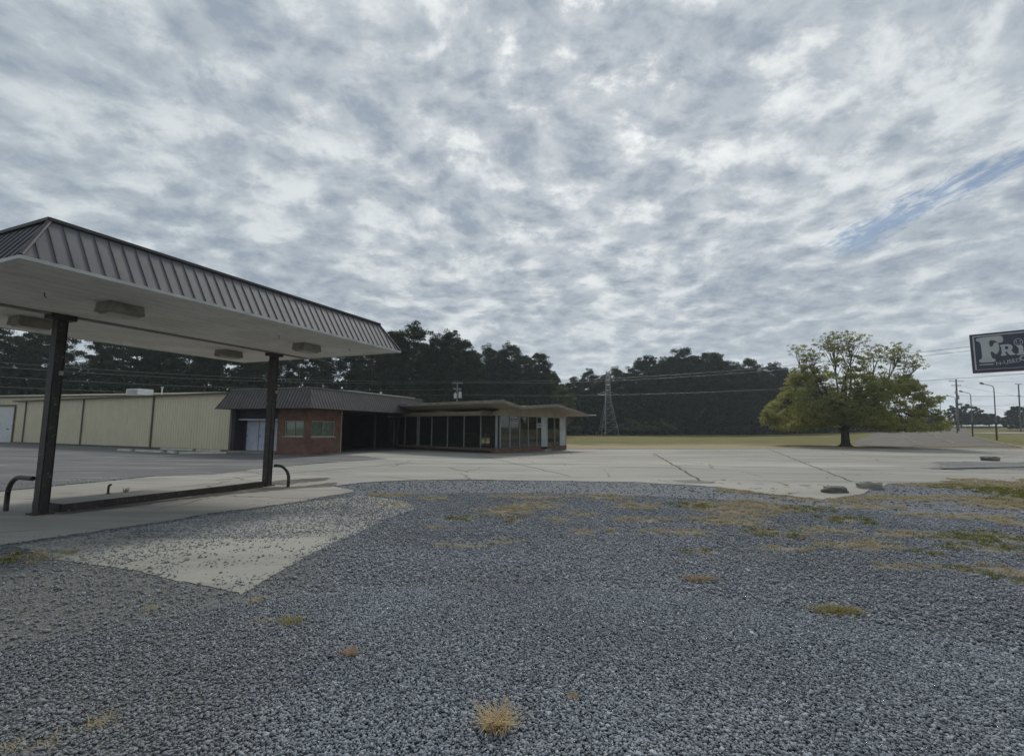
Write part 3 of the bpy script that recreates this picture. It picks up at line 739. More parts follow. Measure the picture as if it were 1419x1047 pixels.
CF = Frame((-6.19, 5.89), (.385, .923), (-.923, .385))
CL, CW, ZS, ZT = 8.0, 6.1, 3.70, 4.42
canopy = empty('canopy', CF.p(CL / 2, CW / 2, 0), 'flat-roofed filling station canopy with grey-brown ribbed metal fascia and off-white underside, on two dark posts', 'canopy')
def mansard(frame, corners, inset, z0, z1, step, rib_w, rib_h, mb, ribs, cap=None, capm=None, sides=None):
    """corners: local rectangle (a,b) loop; sloping panels with standing seams on each listed side"""
    n = len(corners)
    cx = sum(c[0] for c in corners) / n; cy = sum(c[1] for c in corners) / n
    top = [(c[0] + inset * (1 if c[0] < cx else -1), c[1] + inset * (1 if c[1] < cy else -1)) for c in corners]
    for i in (sides if sides is not None else range(n)):
        j = (i + 1) % n
        A, B = frame.p(*corners[i], z0), frame.p(*corners[j], z0); C, D = frame.p(*top[j], z1), frame.p(*top[i], z1)
        mb.add([A, B, C, D], [(0, 1, 2, 3)])
        e = (B - A); L = e.length; e.normalize()
        up = ((D - A) - e * (D - A).dot(e)); nrm = e.cross(up).normalized()
        cen = frame.p(cx, cy, z0)
        if nrm.dot(A - cen) < 0: nrm = -nrm
        k = int(L / step)
        for q in range(1, k):
            s = q * L / k
            f = min(1.0, s / inset, (L - s) / inset)    # seams stop at the hips
            p0 = A + e * s
            ribs.box(p0 - e * rib_w / 2, e * rib_w, up * f, nrm * rib_h)
        for (P, Q) in ((A, D), (B, C)):
            ribs.tube([P + nrm * .005, Q + nrm * .005], .028, 6)
    return top
fas, rib = MB(), MB()
M['seam'] = mottled('dark_roof_seam', (.07, .065, .07), (.085, .08, .085), 2, .6, .3)  # seams in a darker grey than the fascia panels
crn = [(0, 0), (CL, 0), (CL, CW), (0, CW)]
ctop = mansard(CF, crn, .42, ZS + .035, ZT, .185, .013, .014, fas, rib)
fascia = fas.build('fascia', M['roof_metal'], canopy)
rib.build('standing_seams', M['seam'], canopy)
cap = MB()
for i in range(4):
    a, b = ctop[i], ctop[(i + 1) % 4]
    A, B = CF.p(*a, ZT), CF.p(*b, ZT); e = (B - A).normalized(); nn = Vector((-e.y, e.x, 0))
    cap.box(A - e * .03 - nn * .04, (B - A) + e * .06, nn * .10, (0, 0, .045))
cap.build('top_cap', M['roof_dark'], canopy)
deck = MB(); CF.box(deck, .5, CL - .5, .5, CW - .5, ZT - .12, ZT - .06); deck.build('roof_deck', M['roof_dark'], canopy)
drip = MB()
for (a0, a1, b0, b1) in ((-.02, CL + .02, -.02, .012), (-.02, CL + .02, CW - .012, CW + .02), (-.02, .012, .013, CW - .013), (CL - .012, CL + .02, .013, CW - .013)):
    CF.box(drip, a0, a1, b0, b1, ZS - .012, ZS + .035)
drip.build('drip_edge', M['trim_white'], canopy)
# soffit of long interlocking panels, shallow grooves between them
sf = MB(); pw = .305; b = .015
while b < CW - .02:
    b1 = min(b + pw - .012, CW - .015)
    if not (3.2 < b < 3.55 and False): CF.box(sf, .014, CL - .014, b, b1, ZS, ZS + .02)
    b += pw
sf2 = MB(); CF.box(sf2, .014, CL - .014, .015, CW - .015, ZS + .0205, ZS + .03)
soffit = sf.build('soffit', M['soffit'], canopy)
sf2.build('soffit_backing', M['soffit_seam'], canopy)
sb = MB(); CF.box(sb, .02, CL - .02, 3.30, 3.36, ZS - .03, ZS - .002); CF.box(sb, .02, CL - .02, 3.46, 3.50, ZS - .02, ZS - .002)
sb.build('centre_seam', M['soffit_seam'], canopy)
for (a, bb) in ((1.0, 1.75), (7.0, .9), (5.0, 1.2)):
    hk = MB(); hk.tube([CF.p(a, bb, ZS), CF.p(a, bb, ZS - .05), CF.p(a + .03, bb, ZS - .07)], .008, 6); hk.build('hook', M['rust'], canopy)
for i, (a, bb, lean) in enumerate([(1.98, 3.42, 0.0), (6.86, 3.45, 0.0)]):
    c = MB()
    # wide-flange steel post: web and two flanges boxed in
    CF.box(c, a - .07, a + .07, bb - .08, bb + .08, .0, ZS - .10)
    post = c.build('post', M['column'], canopy, .008)
    tag(post, ['stained post with flaking paint at the left end of the island', 'slimmer-looking post at the right end of the island'][i])
    cp = MB(); CF.box(cp, a - .2, a + .2, bb - .13, bb + .13, ZS - .10, ZS - .002); cp.build('cap_plate', M['column'], post, .006)
    fl = MB(); CF.box(fl, a - .083, a - .0702, bb - .092, bb + .092, .001, ZS - .11)
    fl.build('flange', M['column'], post)
    fl = MB(); CF.box(fl, a + .0702, a + .083, bb - .092, bb + .092, .001, ZS - .11)
    fl.build('flange', M['column'], post)
    bp = MB(); CF.box(bp, a - .15, a + .15, bb - .15, bb + .15, .006, .03); bp.build('base_plate', M['rust'], post)
    bx = MB(); CF.box(bx, a - .05, a + .05, bb - .12, bb - .0802, 1.05 + .5 * i, 1.22 + .5 * i); bx.build('junction_box', M['column'], post)
    bx = MB(); CF.box(bx, a + .01, a + .07, bb - .12, bb - .0802, 2.55, 2.63); bx.build('junction_box', M['lens'], post)
    br = MB()
    br.tube([CF.p(a - .05, bb - .095, .1), CF.p(a - .05, bb - .095, 2.4)], .014, 6); br.build('conduit', M['pipe'], post)
for (x, y) in ((-6.81, 8.23), (-9.46, 9.35), (-7.84, 13.24), (-5.21, 12.12)):
    v = Vector((x, y, 0)) - CF.o; a, bb = v.dot(CF.x), v.dot(CF.y)
    hb = MB(); FX = .28; FY = .21
    lo = [CF.p(a - FX, bb - FY, 3.53), CF.p(a + FX, bb - FY, 3.53), CF.p(a + FX, bb + FY, 3.53), CF.p(a - FX, bb + FY, 3.53)]
    hb.add([CF.p(a - FX + .015, bb - FY + .012, 3.698), CF.p(a + FX - .015, bb - FY + .012, 3.698), CF.p(a + FX - .015, bb + FY - .012, 3.698), CF.p(a - FX + .015, bb + FY - .012, 3.698)] +
           [CF.p(a - FX, bb - FY, 3.56), CF.p(a + FX, bb - FY, 3.56), CF.p(a + FX, bb + FY, 3.56), CF.p(a - FX, bb + FY, 3.56)] + lo,
           [(0, 1, 2, 3)] + [(i, (i + 1) % 4, 4 + (i + 1) % 4, 4 + i) for i in range(4)] + [(4 + i, 4 + (i + 1) % 4, 8 + (i + 1) % 4, 8 + i) for i in range(4)] + [(8, 9, 10, 11)])
    fx = hb.build('light_fixture', M['fixture'], canopy, .006)
    ln = MB(); CF.box(ln, a - FX + .05, a + FX - .05, bb - FY + .05, bb + FY - .05, 3.50, 3.5285); ln.build('lens', M['lens'], fx)

# island and what stands on it
isl = MB(); CF.box(isl, 2.25, 6.62, 3.33, 4.28, .005, .15)
o = isl.build('pump_island', M['concrete'], None, .015); tag(o, 'low raised concrete pump island between the two canopy posts', 'pump island')
ed = MB(); CF.box(ed, 2.23, 6.64, 3.30, 3.3285, .005, .152); CF.box(ed, 2.22, 2.2485, 3.331, 4.28, .005, .158)
e_ = ed.build('steel_edging', M['column'], None); e_.parent = o
hs = MB()
for i, (a, b0, b1) in enumerate(((1.90, 3.6, 4.42), (6.92, 3.25, 2.72))):
    mb = MB(); s = 1 if b1 > b0 else -1
    w_ = abs(b1 - b0); H = .66 if i == 0 else .58
    pts = [CF.p(a, b1, 0), CF.p(a, b1, H - .35)]
    for t in np.linspace(0, math.pi / 2, 9): pts.append(CF.p(a, b1 - s * .38 * (1 - math.cos(t)) , H - .35 + .33 * math.sin(t)))
    pts.append(CF.p(a, b0, H - .02))
    mb.tube(pts, .042, 12)
    o = mb.build('bumper_hoop', M['pipe']); tag(o, ['dark bent pipe guard arching into the left canopy post', 'dark bent pipe guard arching out of the right canopy post'][i], 'pipe guard', 'bent pipe guards beside the canopy posts')
mb = MB(); q = CF.p(3.45, 4.2, 0)
mb.tube([q + Vector((0, 0, .15)), q + Vector((0, 0, .30)), q + Vector((.015, .0, .335)), q + Vector((.05, .01, .345))], .022, 8)
mb.tube([q + Vector((0, 0, .15)), q + Vector((0, 0, .165))], .04, 8)
tag(mb.build('pipe_stub', M['rust']), 'short rusty hooked pipe stub sticking up from the pump island', 'pipe stub')
tw = []
rs = np.random.RandomState(3)
v, f, t = blades(0, 0, .07, .07, 60, .14, rs, 1.0, .004); o = np_mesh('dry_weed', v, f, M['straw'], 4, None, {'tone': t}); o.location = q + CF.x * .35 + Vector((0, 0, .15))
tag(o, 'dead twiggy weed beside the pipe stub on the pump island', 'weed')

# ------------------------------------------------------------ cream metal warehouse
WF = Frame((-17.4, 31.66), (-.902, .432), (.432, .902))   # x runs left along the wall, y goes back
ware = empty('warehouse', WF.p(15, 4, 0), 'long low cream ribbed-metal warehouse with a flat brown eave, left of the brick office', 'warehouse')
wall = MB(); WF.box(wall, 0, 32.3, 0, 9.5, .02, 3.84)
k = .15
while k < 32.2:
    WF.box(wall, k, k + .06, -.016, -.001, .05, 3.80); k += .30
wl_ = wall.build('lean_to_wall', M['cream_wall'], ware)
bs = MB(); WF.box(bs, -.02, 32.3, -.045, -.031, .02, .12); bs.build('base_trim', M['brown_trim'], ware)
ev = MB(); WF.box(ev, -.1, 32.7, -.28, 9.8, 3.842, 3.93); ev.build('eave', M['brown_trim'], ware)
rf = MB(); rf.prism([WF.p(-.1, -.3, 3.932), WF.p(-.1, 9.8, 3.932), WF.p(-.1, 9.8, 4.20)], WF.x * 32.8); rf.build('lean_to_roof', M['cream_trim'], ware)
for s_ in (1.16, 10.3, 20.3, 30.5):
    d_ = MB(); WF.box(d_, s_ - .06, s_ + .06, -.10, -.032, .05, 3.84); d_.build('downspout', M['brown_trim'], ware)
cn = MB(); WF.box(cn, -.03, -.001, -.05, .2, .02, 3.83); WF.box(cn, .0, .14, -.045, -.0305, .13, 3.83); cn.build('corner_trim', M['cream_trim'], ware)
# taller hall behind, its front wall turned a little, with the roll-up door at the far left
HF = Frame((-46.0, 45.9), (-.967, .255), (.255, .967))
hall = MB(); HF.box(hall, -24, 22, .32, 16, .02, 4.3)
k = -24.0
while k < 22: HF.box(hall, k, k + .05, .29, .319, .05, 4.28); k += .30
hall.build('hall_wall', M['cream_wall'], ware)
hf = MB(); HF.box(hf, -24.2, 22.2, .12, 16.2, 4.302, 4.40); hf.build('hall_eave', M['brown_trim'], ware)
hr = MB(); HF.box(hr, -24.3, 22.3, .02, 16.3, 4.402, 4.52); hr.build('hall_roof', M['cream_trim'], ware)
for s_ in (2.0, 8.5):
    dr = MB(); z = .04
    while z < 3.3: HF.box(dr, s_, s_ + 3.4, .24, .288, z, z + .40); z += .41
    dd = dr.build('roll_up_door', M['white_metal'], ware)
    fr = MB(); HF.box(fr, s_ - .14, s_ - .01, .2, .289, .02, 3.5); HF.box(fr, s_ + 3.41, s_ + 3.54, .2, .289, .02, 3.5); HF.box(fr, s_ - .14, s_ + 3.54, .2, .289, 3.501, 3.62)
    fr.build('door_frame', M['brown_trim'], dd)
    hd = MB(); HF.box(hd, s_ + .5, s_ + .75, .19, .239, 1.25, 1.33); hd.build('handle', M['black_paint'], dd)
gs = MB(); HF.box(gs, .6, 1.0, .262, .2885, 1.2, 1.26); gs.build('wall_bracket', M['brown_trim'], ware)
ac = empty('air_conditioner', (-31.3, 40.6, 4.5), 'white boxy air-conditioning unit on the warehouse roof', 'air conditioner')
b_ = MB(); b_.cbox((-31.3, 40.6, 4.47), 1.55, 1.2, .5, R(-20)); b_.build('housing', M['white_metal'], ac, .03)
g_ = MB()
for i in range(5): g_.cbox((-31.3 - .6 * math.sin(R(20)), 40.6 - .625 * math.cos(R(20)), 4.30 + i * .08), 1.2, .03, .02, R(-20))
g_.build('grille', M['galv'], ac)
def vent(loc, h, lab):
    o = MB(); x, y, z = loc
    o.tube([(x, y, z - .3), (x, y, z + h)], .05, 8); o.tube([(x, y, z + h), (x, y, z + h + .06)], [.11, .09], 8)
    tag(o.build('roof_vent', M['white_metal']), lab, 'roof vent', 'vent pipes on the roofs')
vent((-29.3, 40.4, 4.5), .35, 'thin vent pipe right of the white air-conditioning unit')

# bleached concrete parking blocks in front of the warehouse
for i, (a, b2, lab) in enumerate([((-25.9, 32.2), (-24.6, 31.6), 'leftmost pale parking block, short, lying before the warehouse'),
        ((-24.2, 31.5), (-21.6, 30.2), 'pale parking block second from the left in the front row'),
        ((-24.6, 34.3), (-21.4, 32.85), 'pale parking block lying right against the warehouse wall, left one'),
        ((-21.4, 30.5), (-20.0, 29.1), 'skewed pale parking block between two straight ones'),
        ((-19.7, 29.0), (-17.2, 29.5), 'rightmost pale parking block nearest the brick office'),
        ((-21.1, 32.75), (-18.9, 31.8), 'pale parking block lying right against the warehouse wall, right one')]):
    A, B = Vector((*a, 0)), Vector((*b2, 0)); e = (B - A).normalized(); n_ = Vector((-e.y, e.x, 0))
    mb = MB(); prof_ = [A - n_ * .09 + Vector((0, 0, .01)), A + n_ * .09 + Vector((0, 0, .01)), A + n_ * .06 + Vector((0, 0, .14)), A - n_ * .06 + Vector((0, 0, .14))]
    mb.prism(prof_, B - A); o = mb.build('parking_block', M['log'], None, .012); tag(o, lab, 'parking block', 'parking blocks in front of the warehouse')

# ------------------------------------------------------------ brick office with mansard roof
OF = Frame((-11.98, 28.71), (-.934, .358), (.358, .934))   # x: left along the front, y: back along the right side; corner post at origin
off = empty('office', OF.p(3, 3, 0), 'low brick office with a broad grey-brown ribbed mansard roof and an open dark bay', 'office building')
def wall_with_hole(mb, pf, L, H, holes, th, z0=0.0):
    """pf(s,z,d) -> point; holes (s0,s1,z0,z1) sorted by s"""
    def bx(s0, s1, za, zb):
        if s1 - s0 < 1e-4 or zb - za < 1e-4: return
        P = pf(s0, za, 0); mb.box(P, pf(s1, za, 0) - P, pf(s0, za, th) - P, pf(s0, zb, 0) - P)
    s = 0
    for (a, b, c, d) in holes:
        bx(s, a, z0, H); bx(a, b, z0, c); bx(a, b, d, H); s = b
    bx(s, L, z0, H)
ZM = 2.72
bw = MB()
fl_ = lambda s, z, d: OF.p(s, d, z); fr_ = lambda s, z, d: OF.p(d, s, z)
wall_with_hole(bw, fl_, 2.43, ZM, [(.40, 1.88, 1.09, 2.02)], .2)
wall_with_hole(bw, lambda s, z, d: OF.p(d, s + .2002, z), 2.56 - .0, ZM, [(.03, 2.03, 1.07, 2.02)], .2)
OF.box(bw, .2, 2.43, 2.56, 2.76, 0, ZM)
bw.build('brick_wall', M['brick'], off)
for nm, fn, s0, s1, z0_, z1_ in (('front', fl_, .40, 1.88, 1.09, 2.02), ('side', fr_, .23, 2.23, 1.07, 2.02)):
    fm = MB()
    def bx(mb, a, b, c, d, d0, d1):
        P = fn(a, c, d0); mb.box(P, fn(b, c, d0) - P, fn(a, c, d1) - P, fn(a, d, d0) - P)
    t = .05
    bx(fm, s0, s1, z0_, z0_ + t, .05, .13); bx(fm, s0, s1, z1_ - t, z1_, .05, .13); bx(fm, s0, s0 + t, z0_ + t, z1_ - t, .051, .129); bx(fm, s1 - t, s1, z0_ + t, z1_ - t, .051, .129)
    bx(fm, (s0 + s1) / 2 - .02, (s0 + s1) / 2 + .02, z0_ + t, z1_ - t, .052, .128)
    wn = fm.build('window', M['frame_win'], off)
    pn = MB(); bx(pn, s0 + t, s1 - t, z0_ + t, z1_ - t, .09, .094); pn.build('pane', M['glass'], wn)
    bl = MB(); 
    if nm == 'front': bx(bl, s0 + t, s1 - t, z0_ + t, z1_ - t, .135, .15)
    else:
        bx(bl, (s0 + s1) / 2 + .03, s1 - t, z0_ + t, z1_ - t, .135, .15); bx(bl, s0 + t, (s0 + s1) / 2, z0_ + t, z1_ - t, .155, .17)
    bl.build('blind', M['blind'], wn)
    sl_ = MB(); bx(sl_, s0 - .05, s1 + .05, z0_ - .06, z0_ - .002, -.05, .1); sl_.build('sill', M['frame_win'], wn)
ct = MB(); OF.box(ct, -.012, .2, 2.762, 2.85, 0, ZM); ct.build('edge_post', M['tan_stucco'], off)
# recessed entrance with three pale doors
rw = MB(); OF.box(rw, 2.432, 6.2, .7, .9, .14, ZM); OF.box(rw, 6.0, 6.22, .0, .698, .14, ZM); OF.box(rw, 2.434, 5.998, .25, .69, 2.12, ZM)
rw.build('entrance_wall', M['dark_wall'], off)
hd = MB(); OF.box(hd, 2.434, 5.998, .22, .248, 2.05, 2.13); hd.build('entrance_header', M['white_metal'], off)
st_ = MB(); OF.box(st_, 2.434, 6.3, -.15, .7, .01, .138); st_.build('entrance_step', M['concrete2'], off)
for s0 in (2.55, 3.62, 4.69):
    dm = MB(); OF.box(dm, s0, s0 + 1.0, .65, .698, .15, 2.05); d_ = dm.build('door', M['door_blue'], off)
    hm = MB(); OF.box(hm, s0 + .86, s0 + .92, .61, .649, 1.0, 1.12); hm.build('handle', M['galv'], d_)
    pm = MB(); OF.box(pm, s0 + .12, s0 + .84, .635, .649, .35, 1.9); pm.build('door_panel', M['door_blue'], d_)
sp_ = MB(); OF.box(sp_, 6.222, 6.40, -.05, .3, .01, ZM); sp_.build('end_post', M['brown_trim'], off)
# open bay behind the brick booth
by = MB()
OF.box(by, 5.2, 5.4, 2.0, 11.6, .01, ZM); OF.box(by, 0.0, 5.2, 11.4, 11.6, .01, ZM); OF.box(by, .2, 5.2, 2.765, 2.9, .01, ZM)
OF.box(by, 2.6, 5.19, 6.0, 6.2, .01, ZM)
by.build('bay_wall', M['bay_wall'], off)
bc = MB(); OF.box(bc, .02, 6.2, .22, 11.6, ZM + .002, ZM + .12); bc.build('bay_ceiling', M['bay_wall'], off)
bf = MB(); OF.box(bf, .0, 5.2, 2.91, 11.4, .006, .05); bf.build('bay_floor', M['dark_asph'], off)
for s_ in (6.4, 9.2):
    pm = MB(); OF.box(pm, .05, .17, s_, s_ + .12, .05, ZM); pm.build('bay_post', M['dark_wall'], off)
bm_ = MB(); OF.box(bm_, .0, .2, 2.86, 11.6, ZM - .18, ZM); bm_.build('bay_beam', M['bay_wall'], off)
# mansard roof
mf, mr = MB(), MB()
mc = [(-1.0, -1.0), (6.55, -1.0), (6.55, 12.3), (-1.0, 12.3)]
mt = mansard(OF, mc, .58, ZM, 3.93, .24, .035, .03, mf, mr)
ms_ = mf.build('mansard_roof', M['mansard2'], off); mr.build('standing_seams', M['roof_dark'], ms_)
so_ = MB(); 
so_.add([OF.p(-1, -1, ZM - .001), OF.p(6.55, -1, ZM - .001), OF.p(6.55, -.001, ZM - .001), OF.p(-1, -.001, ZM - .001)], [(0, 1, 2, 3)])
OF.box(so_, -.98, 6.53, -.98, -.002, ZM + .001, ZM + .03); OF.box(so_, -.98, -.002, .0, 12.28, ZM + .001, ZM + .03)
so_.v = so_.v[4:]; so_.f = [tuple(i - 4 for i in q) for q in so_.f[1:]]; so_.sm = so_.sm[1:]
so_.build('soffit', M['dark_wall'], off)
cp_ = MB()
for i in range(4):
    a, b2 = mt[i], mt[(i + 1) % 4]; A, B = OF.p(*a, 3.93), OF.p(*b2, 3.93); e = (B - A).normalized(); nn = Vector((-e.y, e.x, 0))
    cp_.box(A - e * .03 - nn * .05, (B - A) + e * .06, nn * .1, (0, 0, .05))
cp_.build('roof_cap', M['fascia'], off)
dk = MB(); OF.box(dk, -.4, 6.0, -.4, 11.7, 3.80, 3.86); dk.build('roof_deck', M['fascia'], off)
lr = MB()
P0 = OF.p(.1, 4.2, 3.862)
lr.prism([OF.p(.1, 4.2, 3.862), OF.p(5.8, 4.2, 3.862), OF.p(5.8, 4.2, 4.10), OF.p(3.2, 4.2, 4.34), OF.p(.1, 4.2, 4.10)], OF.y * 7.4)
lr.build('upper_roof', M['cream_trim'], off)
vent(tuple(OF.p(4.3, 1.2, 3.9)), .28, 'short white vent pipe on the mansard roof of the brick office')
vent(tuple(OF.p(1.0, 8.2, 4.12)), .16, 'small pale vent on the upper roof near the joint with the showroom')

# ------------------------------------------------------------ glass showroom
SF = Frame((-.98, 32.1), (-.789, .615), (.615, .789))      # x: left along the front, y: back along the right side
SL, SD, ZG, ZB = 11.4, 8.75, 2.50, .32
show = empty('showroom', SF.p(4, 4, 0), 'glass-walled showroom with a folded tan roof and low brick plinth, right of the brick office', 'showroom')
pl = MB(); SF.box(pl, .5, SL, .3, .5, .005, ZB - .09); SF.box(pl, 0, .2, -.02, 5.2, .005, ZB); SF.box(pl, 0, .2, 6.0, SD, .005, ZB); SF.box(pl, .2002, .5, -.02, .5, .005, ZB - .001)
SF.box(pl, .2002, SL, SD - .2, SD, .005, ZB)
pl.build('brick_plinth', M['brick2'], show)
sb_ = MB(); SF.box(sb_, .3, SL, -.12, .29, ZB - .14, ZB + .02); SF.box(sb_, -.03, .24, -.05, 5.2, ZB + .001, ZB + .04); SF.box(sb_, -.03, .24, 6.0, SD + .03, ZB + .001, ZB + .04)
sb_.build('sill_board', M['slab_edge'], show)
fl2 = MB(); SF.box(fl2, .25, SL, .3, SD - .21, .20, ZB - .1); fl2.build('floor', M['dark_asph'], show)
# stone step at the side door
stp = MB(); SF.box(stp, -.35, .199, 5.21, 5.99, .005, .14); stp.build('door_step', M['concrete2'], show)
mu = lambda a0, a1, b0, b1, z0=ZB + .04, z1=ZG: SF.box(MB(), a0, a1, b0, b1, z0, z1)
for s_, wd in ((.02, .13), (1.43, .06), (2.98, .06), (4.61, .06), (6.27, .06), (7.66, .26), (9.29, .07), (10.61, .07)):
    mu(s_, s_ + wd, .02, .12, ZB + .021).build('mullion', M['mullion'], show)
for s_, wd in ((.34, .10), (1.39, .07), (2.5, .07), (3.53, .06), (4.60, .07), (5.98, .08), (6.99, .06), (8.62, .10)):
    mu(.0, .10, s_, s_ + wd, ZB + .041).build('mullion', M['mullion'], show)
edges = [.15, 1.43, 2.98, 4.61, 6.27, 7.66, 9.29, 10.61]
for a, b2 in zip(edges[:-1], edges[1:]):
    mb = MB(); SF.box(mb, a + .06, b2 - .002, .06, .068, ZB + .021, ZG); mb.build('pane', M['glass'], show)
ed2 = [.44, 1.39, 2.5, 3.53, 4.60]
for a, b2 in zip(ed2[:-1], ed2[1:]):
    mb = MB(); SF.box(mb, .045, .053, a + .07, b2 - .002, ZB + .041, ZG); mb.build('pane', M['glass'], show)
for a, b2 in ((6.06, 6.99), (7.05, 7.78)):
    mb = MB(); SF.box(mb, .045, .053, a, b2, ZB + .041, ZG); mb.build('pane', M['glass'], show)
mb = MB(); SF.box(mb, .02, .08, 5.22, 5.97, ZB + .001, ZG); mb.build('white_panel', M['panel_white'], show)
mb = MB(); SF.box(mb, .02, .08, 7.79, 8.61, ZB + .042, ZG); mb.build('white_panel', M['panel_white'], show)
dm = MB(); SF.box(dm, .03, .08, 4.675, 4.74, .15, ZG); SF.box(dm, .03, .08, 5.13, 5.19, .15, ZG); SF.box(dm, .03, .08, 4.741, 5.129, .15, .33); SF.box(dm, .03, .08, 4.741, 5.129, 2.40, ZG)
d_ = dm.build('door', M['black_paint'], show)
mb = MB(); SF.box(mb, .05, .056, 4.741, 5.129, .331, 2.399); mb.build('pane', M['glass'], d_)
# notices stuck inside the glass
mb = MB(); SF.box(mb, .032, .042, 1.52, 2.42, 2.06, 2.42); n1 = mb.build('window_sign', M['panel_white'], show)
mb = MB()
for (a, b2, c, d) in ((1.58, 1.70, 2.10, 2.36), (1.80, 2.36, 2.26, 2.34), (1.80, 1.90, 2.10, 2.20), (1.96, 2.06, 2.10, 2.20), (2.12, 2.22, 2.10, 2.20), (2.28, 2.36, 2.10, 2.20)): SF.box(mb, .026, .0315, a, b2, c, d)
mb.build('print', M['dark_wall'], n1)
mb = MB(); SF.box(mb, .012, .028, 4.70, 5.16, 1.72, 2.06); n2 = mb.build('window_sign', M['panel_white'], show)
mb = MB(); SF.box(mb, .006, .0115, 4.76, 5.10, 1.84, 1.95); mb.build('print', M['sign_dark'], n2)
# header band above the glass
hb = MB(); SF.box(hb, .0, SL, .0, .2, ZG, 2.80); SF.box(hb, .25, SL - .3, -.25, -.002, 2.56, 2.80); hb.build('header', M['tan_stucco'], show)
bmm = MB(); SF.box(bmm, .12, .34, -1.35, -.26, 2.56, 2.80); bmm.build('roof_beam', M['slab_edge'], show)
bmm = MB(); SF.box(bmm, 10.3, 10.5, -1.35, -.26, 2.56, 2.78); bmm.build('roof_beam', M['slab_edge'], show)
# folded roof: profile runs along y and is pushed along x
prof = [(-1.5, 3.26), (.43, 2.93), (4.8, 3.26), (9.3, 2.66)]
zc = lambda yy: np.interp(yy, [p[0] for p in prof], [p[1] for p in prof])
gb = MB()  # gable infill above the side glass
n_ = 24
ys_ = np.linspace(.201, SD, n_)
for a, b2 in zip(ys_[:-1], ys_[1:]):
    za, zb2 = zc(a), zc(b2)
    gb.add([SF.p(.0, a, ZG), SF.p(.0, b2, ZG), SF.p(.0, b2, zb2), SF.p(.0, a, za), SF.p(.12, a, ZG), SF.p(.12, b2, ZG), SF.p(.12, b2, zb2), SF.p(.12, a, za)],
           [(0, 1, 2, 3), (7, 6, 5, 4), (0, 4, 5, 1)])
gb.build('gable_infill', M['tan_stucco'], show)
XR, XL = -1.65, 11.7
soff, rtop, fsc = MB(), MB(), MB()
for (a, b2) in zip(prof[:-1], prof[1:]):
    for mb, dz0, dz1 in ((soff, 0, .03), (rtop, .0305, .12)):
        x0, x1 = XR + (.02), XL
        mb.add([SF.p(x, yy, z + d) for x in (x0, x1) for (yy, z) in (a, b2) for d in (dz0, dz1)], [(0, 1, 3, 2), (4, 6, 7, 5), (0, 4, 5, 1), (2, 3, 7, 6), (0, 2, 6, 4), (1, 5, 7, 3)])
    # side fascia following the fold
    fsc.add([SF.p(x, yy, z + d) for x in (XR - .04, XR + .018) for (yy, z) in (a, b2) for d in (-.02, .17)], [(0, 1, 3, 2), (4, 6, 7, 5), (0, 4, 5, 1), (2, 3, 7, 6), (0, 2, 6, 4), (1, 5, 7, 3)])
soff.build('soffit', M['tan_soffit'], show); rf_ = rtop.build('roof', M['fascia'], show)
SF.box(fsc, XR - .04, XL, -1.56, -1.502, 3.22, 3.41); SF.box(fsc, XR - .04, XL, 9.302, 9.36, 2.62, 2.82)
fsc.build('fascia', M['fascia'], rf_)
gt = MB(); SF.box(gt, XR - .5, XR + .1, 9.361, 9.75, 2.72, 2.80); gt.build('gutter_end', M['trim_white'], rf_)
# interior: back wall solid except a glazed stretch, inner partition, ceiling
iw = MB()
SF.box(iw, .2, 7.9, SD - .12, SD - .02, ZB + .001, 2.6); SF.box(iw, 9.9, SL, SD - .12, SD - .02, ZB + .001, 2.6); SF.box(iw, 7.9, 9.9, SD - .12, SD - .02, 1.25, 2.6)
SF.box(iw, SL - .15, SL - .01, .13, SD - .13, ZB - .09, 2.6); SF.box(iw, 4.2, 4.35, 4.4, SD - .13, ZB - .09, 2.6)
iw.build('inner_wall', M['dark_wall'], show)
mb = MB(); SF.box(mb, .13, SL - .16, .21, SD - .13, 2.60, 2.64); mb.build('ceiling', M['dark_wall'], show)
for s_ in (8.5, 9.2):
    mb = MB(); SF.box(mb, s_, s_ + .06, SD - .12, SD - .02, ZB + .001, 1.249); mb.build('back_window_bar', M['mullion'], show)
# counter and chair silhouettes seen through the glass
cn = empty('counter', SF.p(5.2, 3.2, ZB - .1), 'dim counter standing inside the glass showroom', 'counter')
mb = MB(); SF.box(mb, 4.6, 6.6, 3.0, 3.6, ZB - .095, 1.25); mb.build('cabinet', M['slab_edge'], cn, .01)
mb = MB(); SF.box(mb, 4.5, 6.7, 2.9, 3.7, 1.252, 1.30); mb.build('worktop', M['fascia'], cn, .01)

# ------------------------------------------------------------ rubble
def chunk(loc, sx, sy, sz, ang, mat, name, lab, cat, seed, grp=None):
    bm = bmesh.new(); bmesh.ops.create_icosphere(bm, subdivisions=3, radius=1)
    for v in bm.verts:
        c = v.co.copy(); m_ = max(abs(c.x), abs(c.y), abs(c.z)); c = c / m_ * .7 + v.co * .3
        c += Vector((mnoise.noise(v.co * 1.3 + Vector((seed, 0, 0))), mnoise.noise(v.co * 1.5 + Vector((0, seed, 0))), mnoise.noise(v.co * 1.7 + Vector((0, 0, seed))))) * .28
        v.co = Vector((c.x * sx, c.y * sy, c.z * sz + sz * .7))
    me = bpy.data.meshes.new(name); bm.to_mesh(me); bm.free(); me.materials.append(mat)
    o = bpy.data.objects.new(name, me); COL.objects.link(o); o.location = loc; o.rotation_euler = (0, 0, ang); tag(o, lab, cat, grp)
chunk((8.53, 13.0, 0), .30, .14, .10, .1, M['rubble'], 'broken_kerb', 'long dark lump of broken concrete at the gravel edge, left of the pale slab', 'concrete lump', 3)
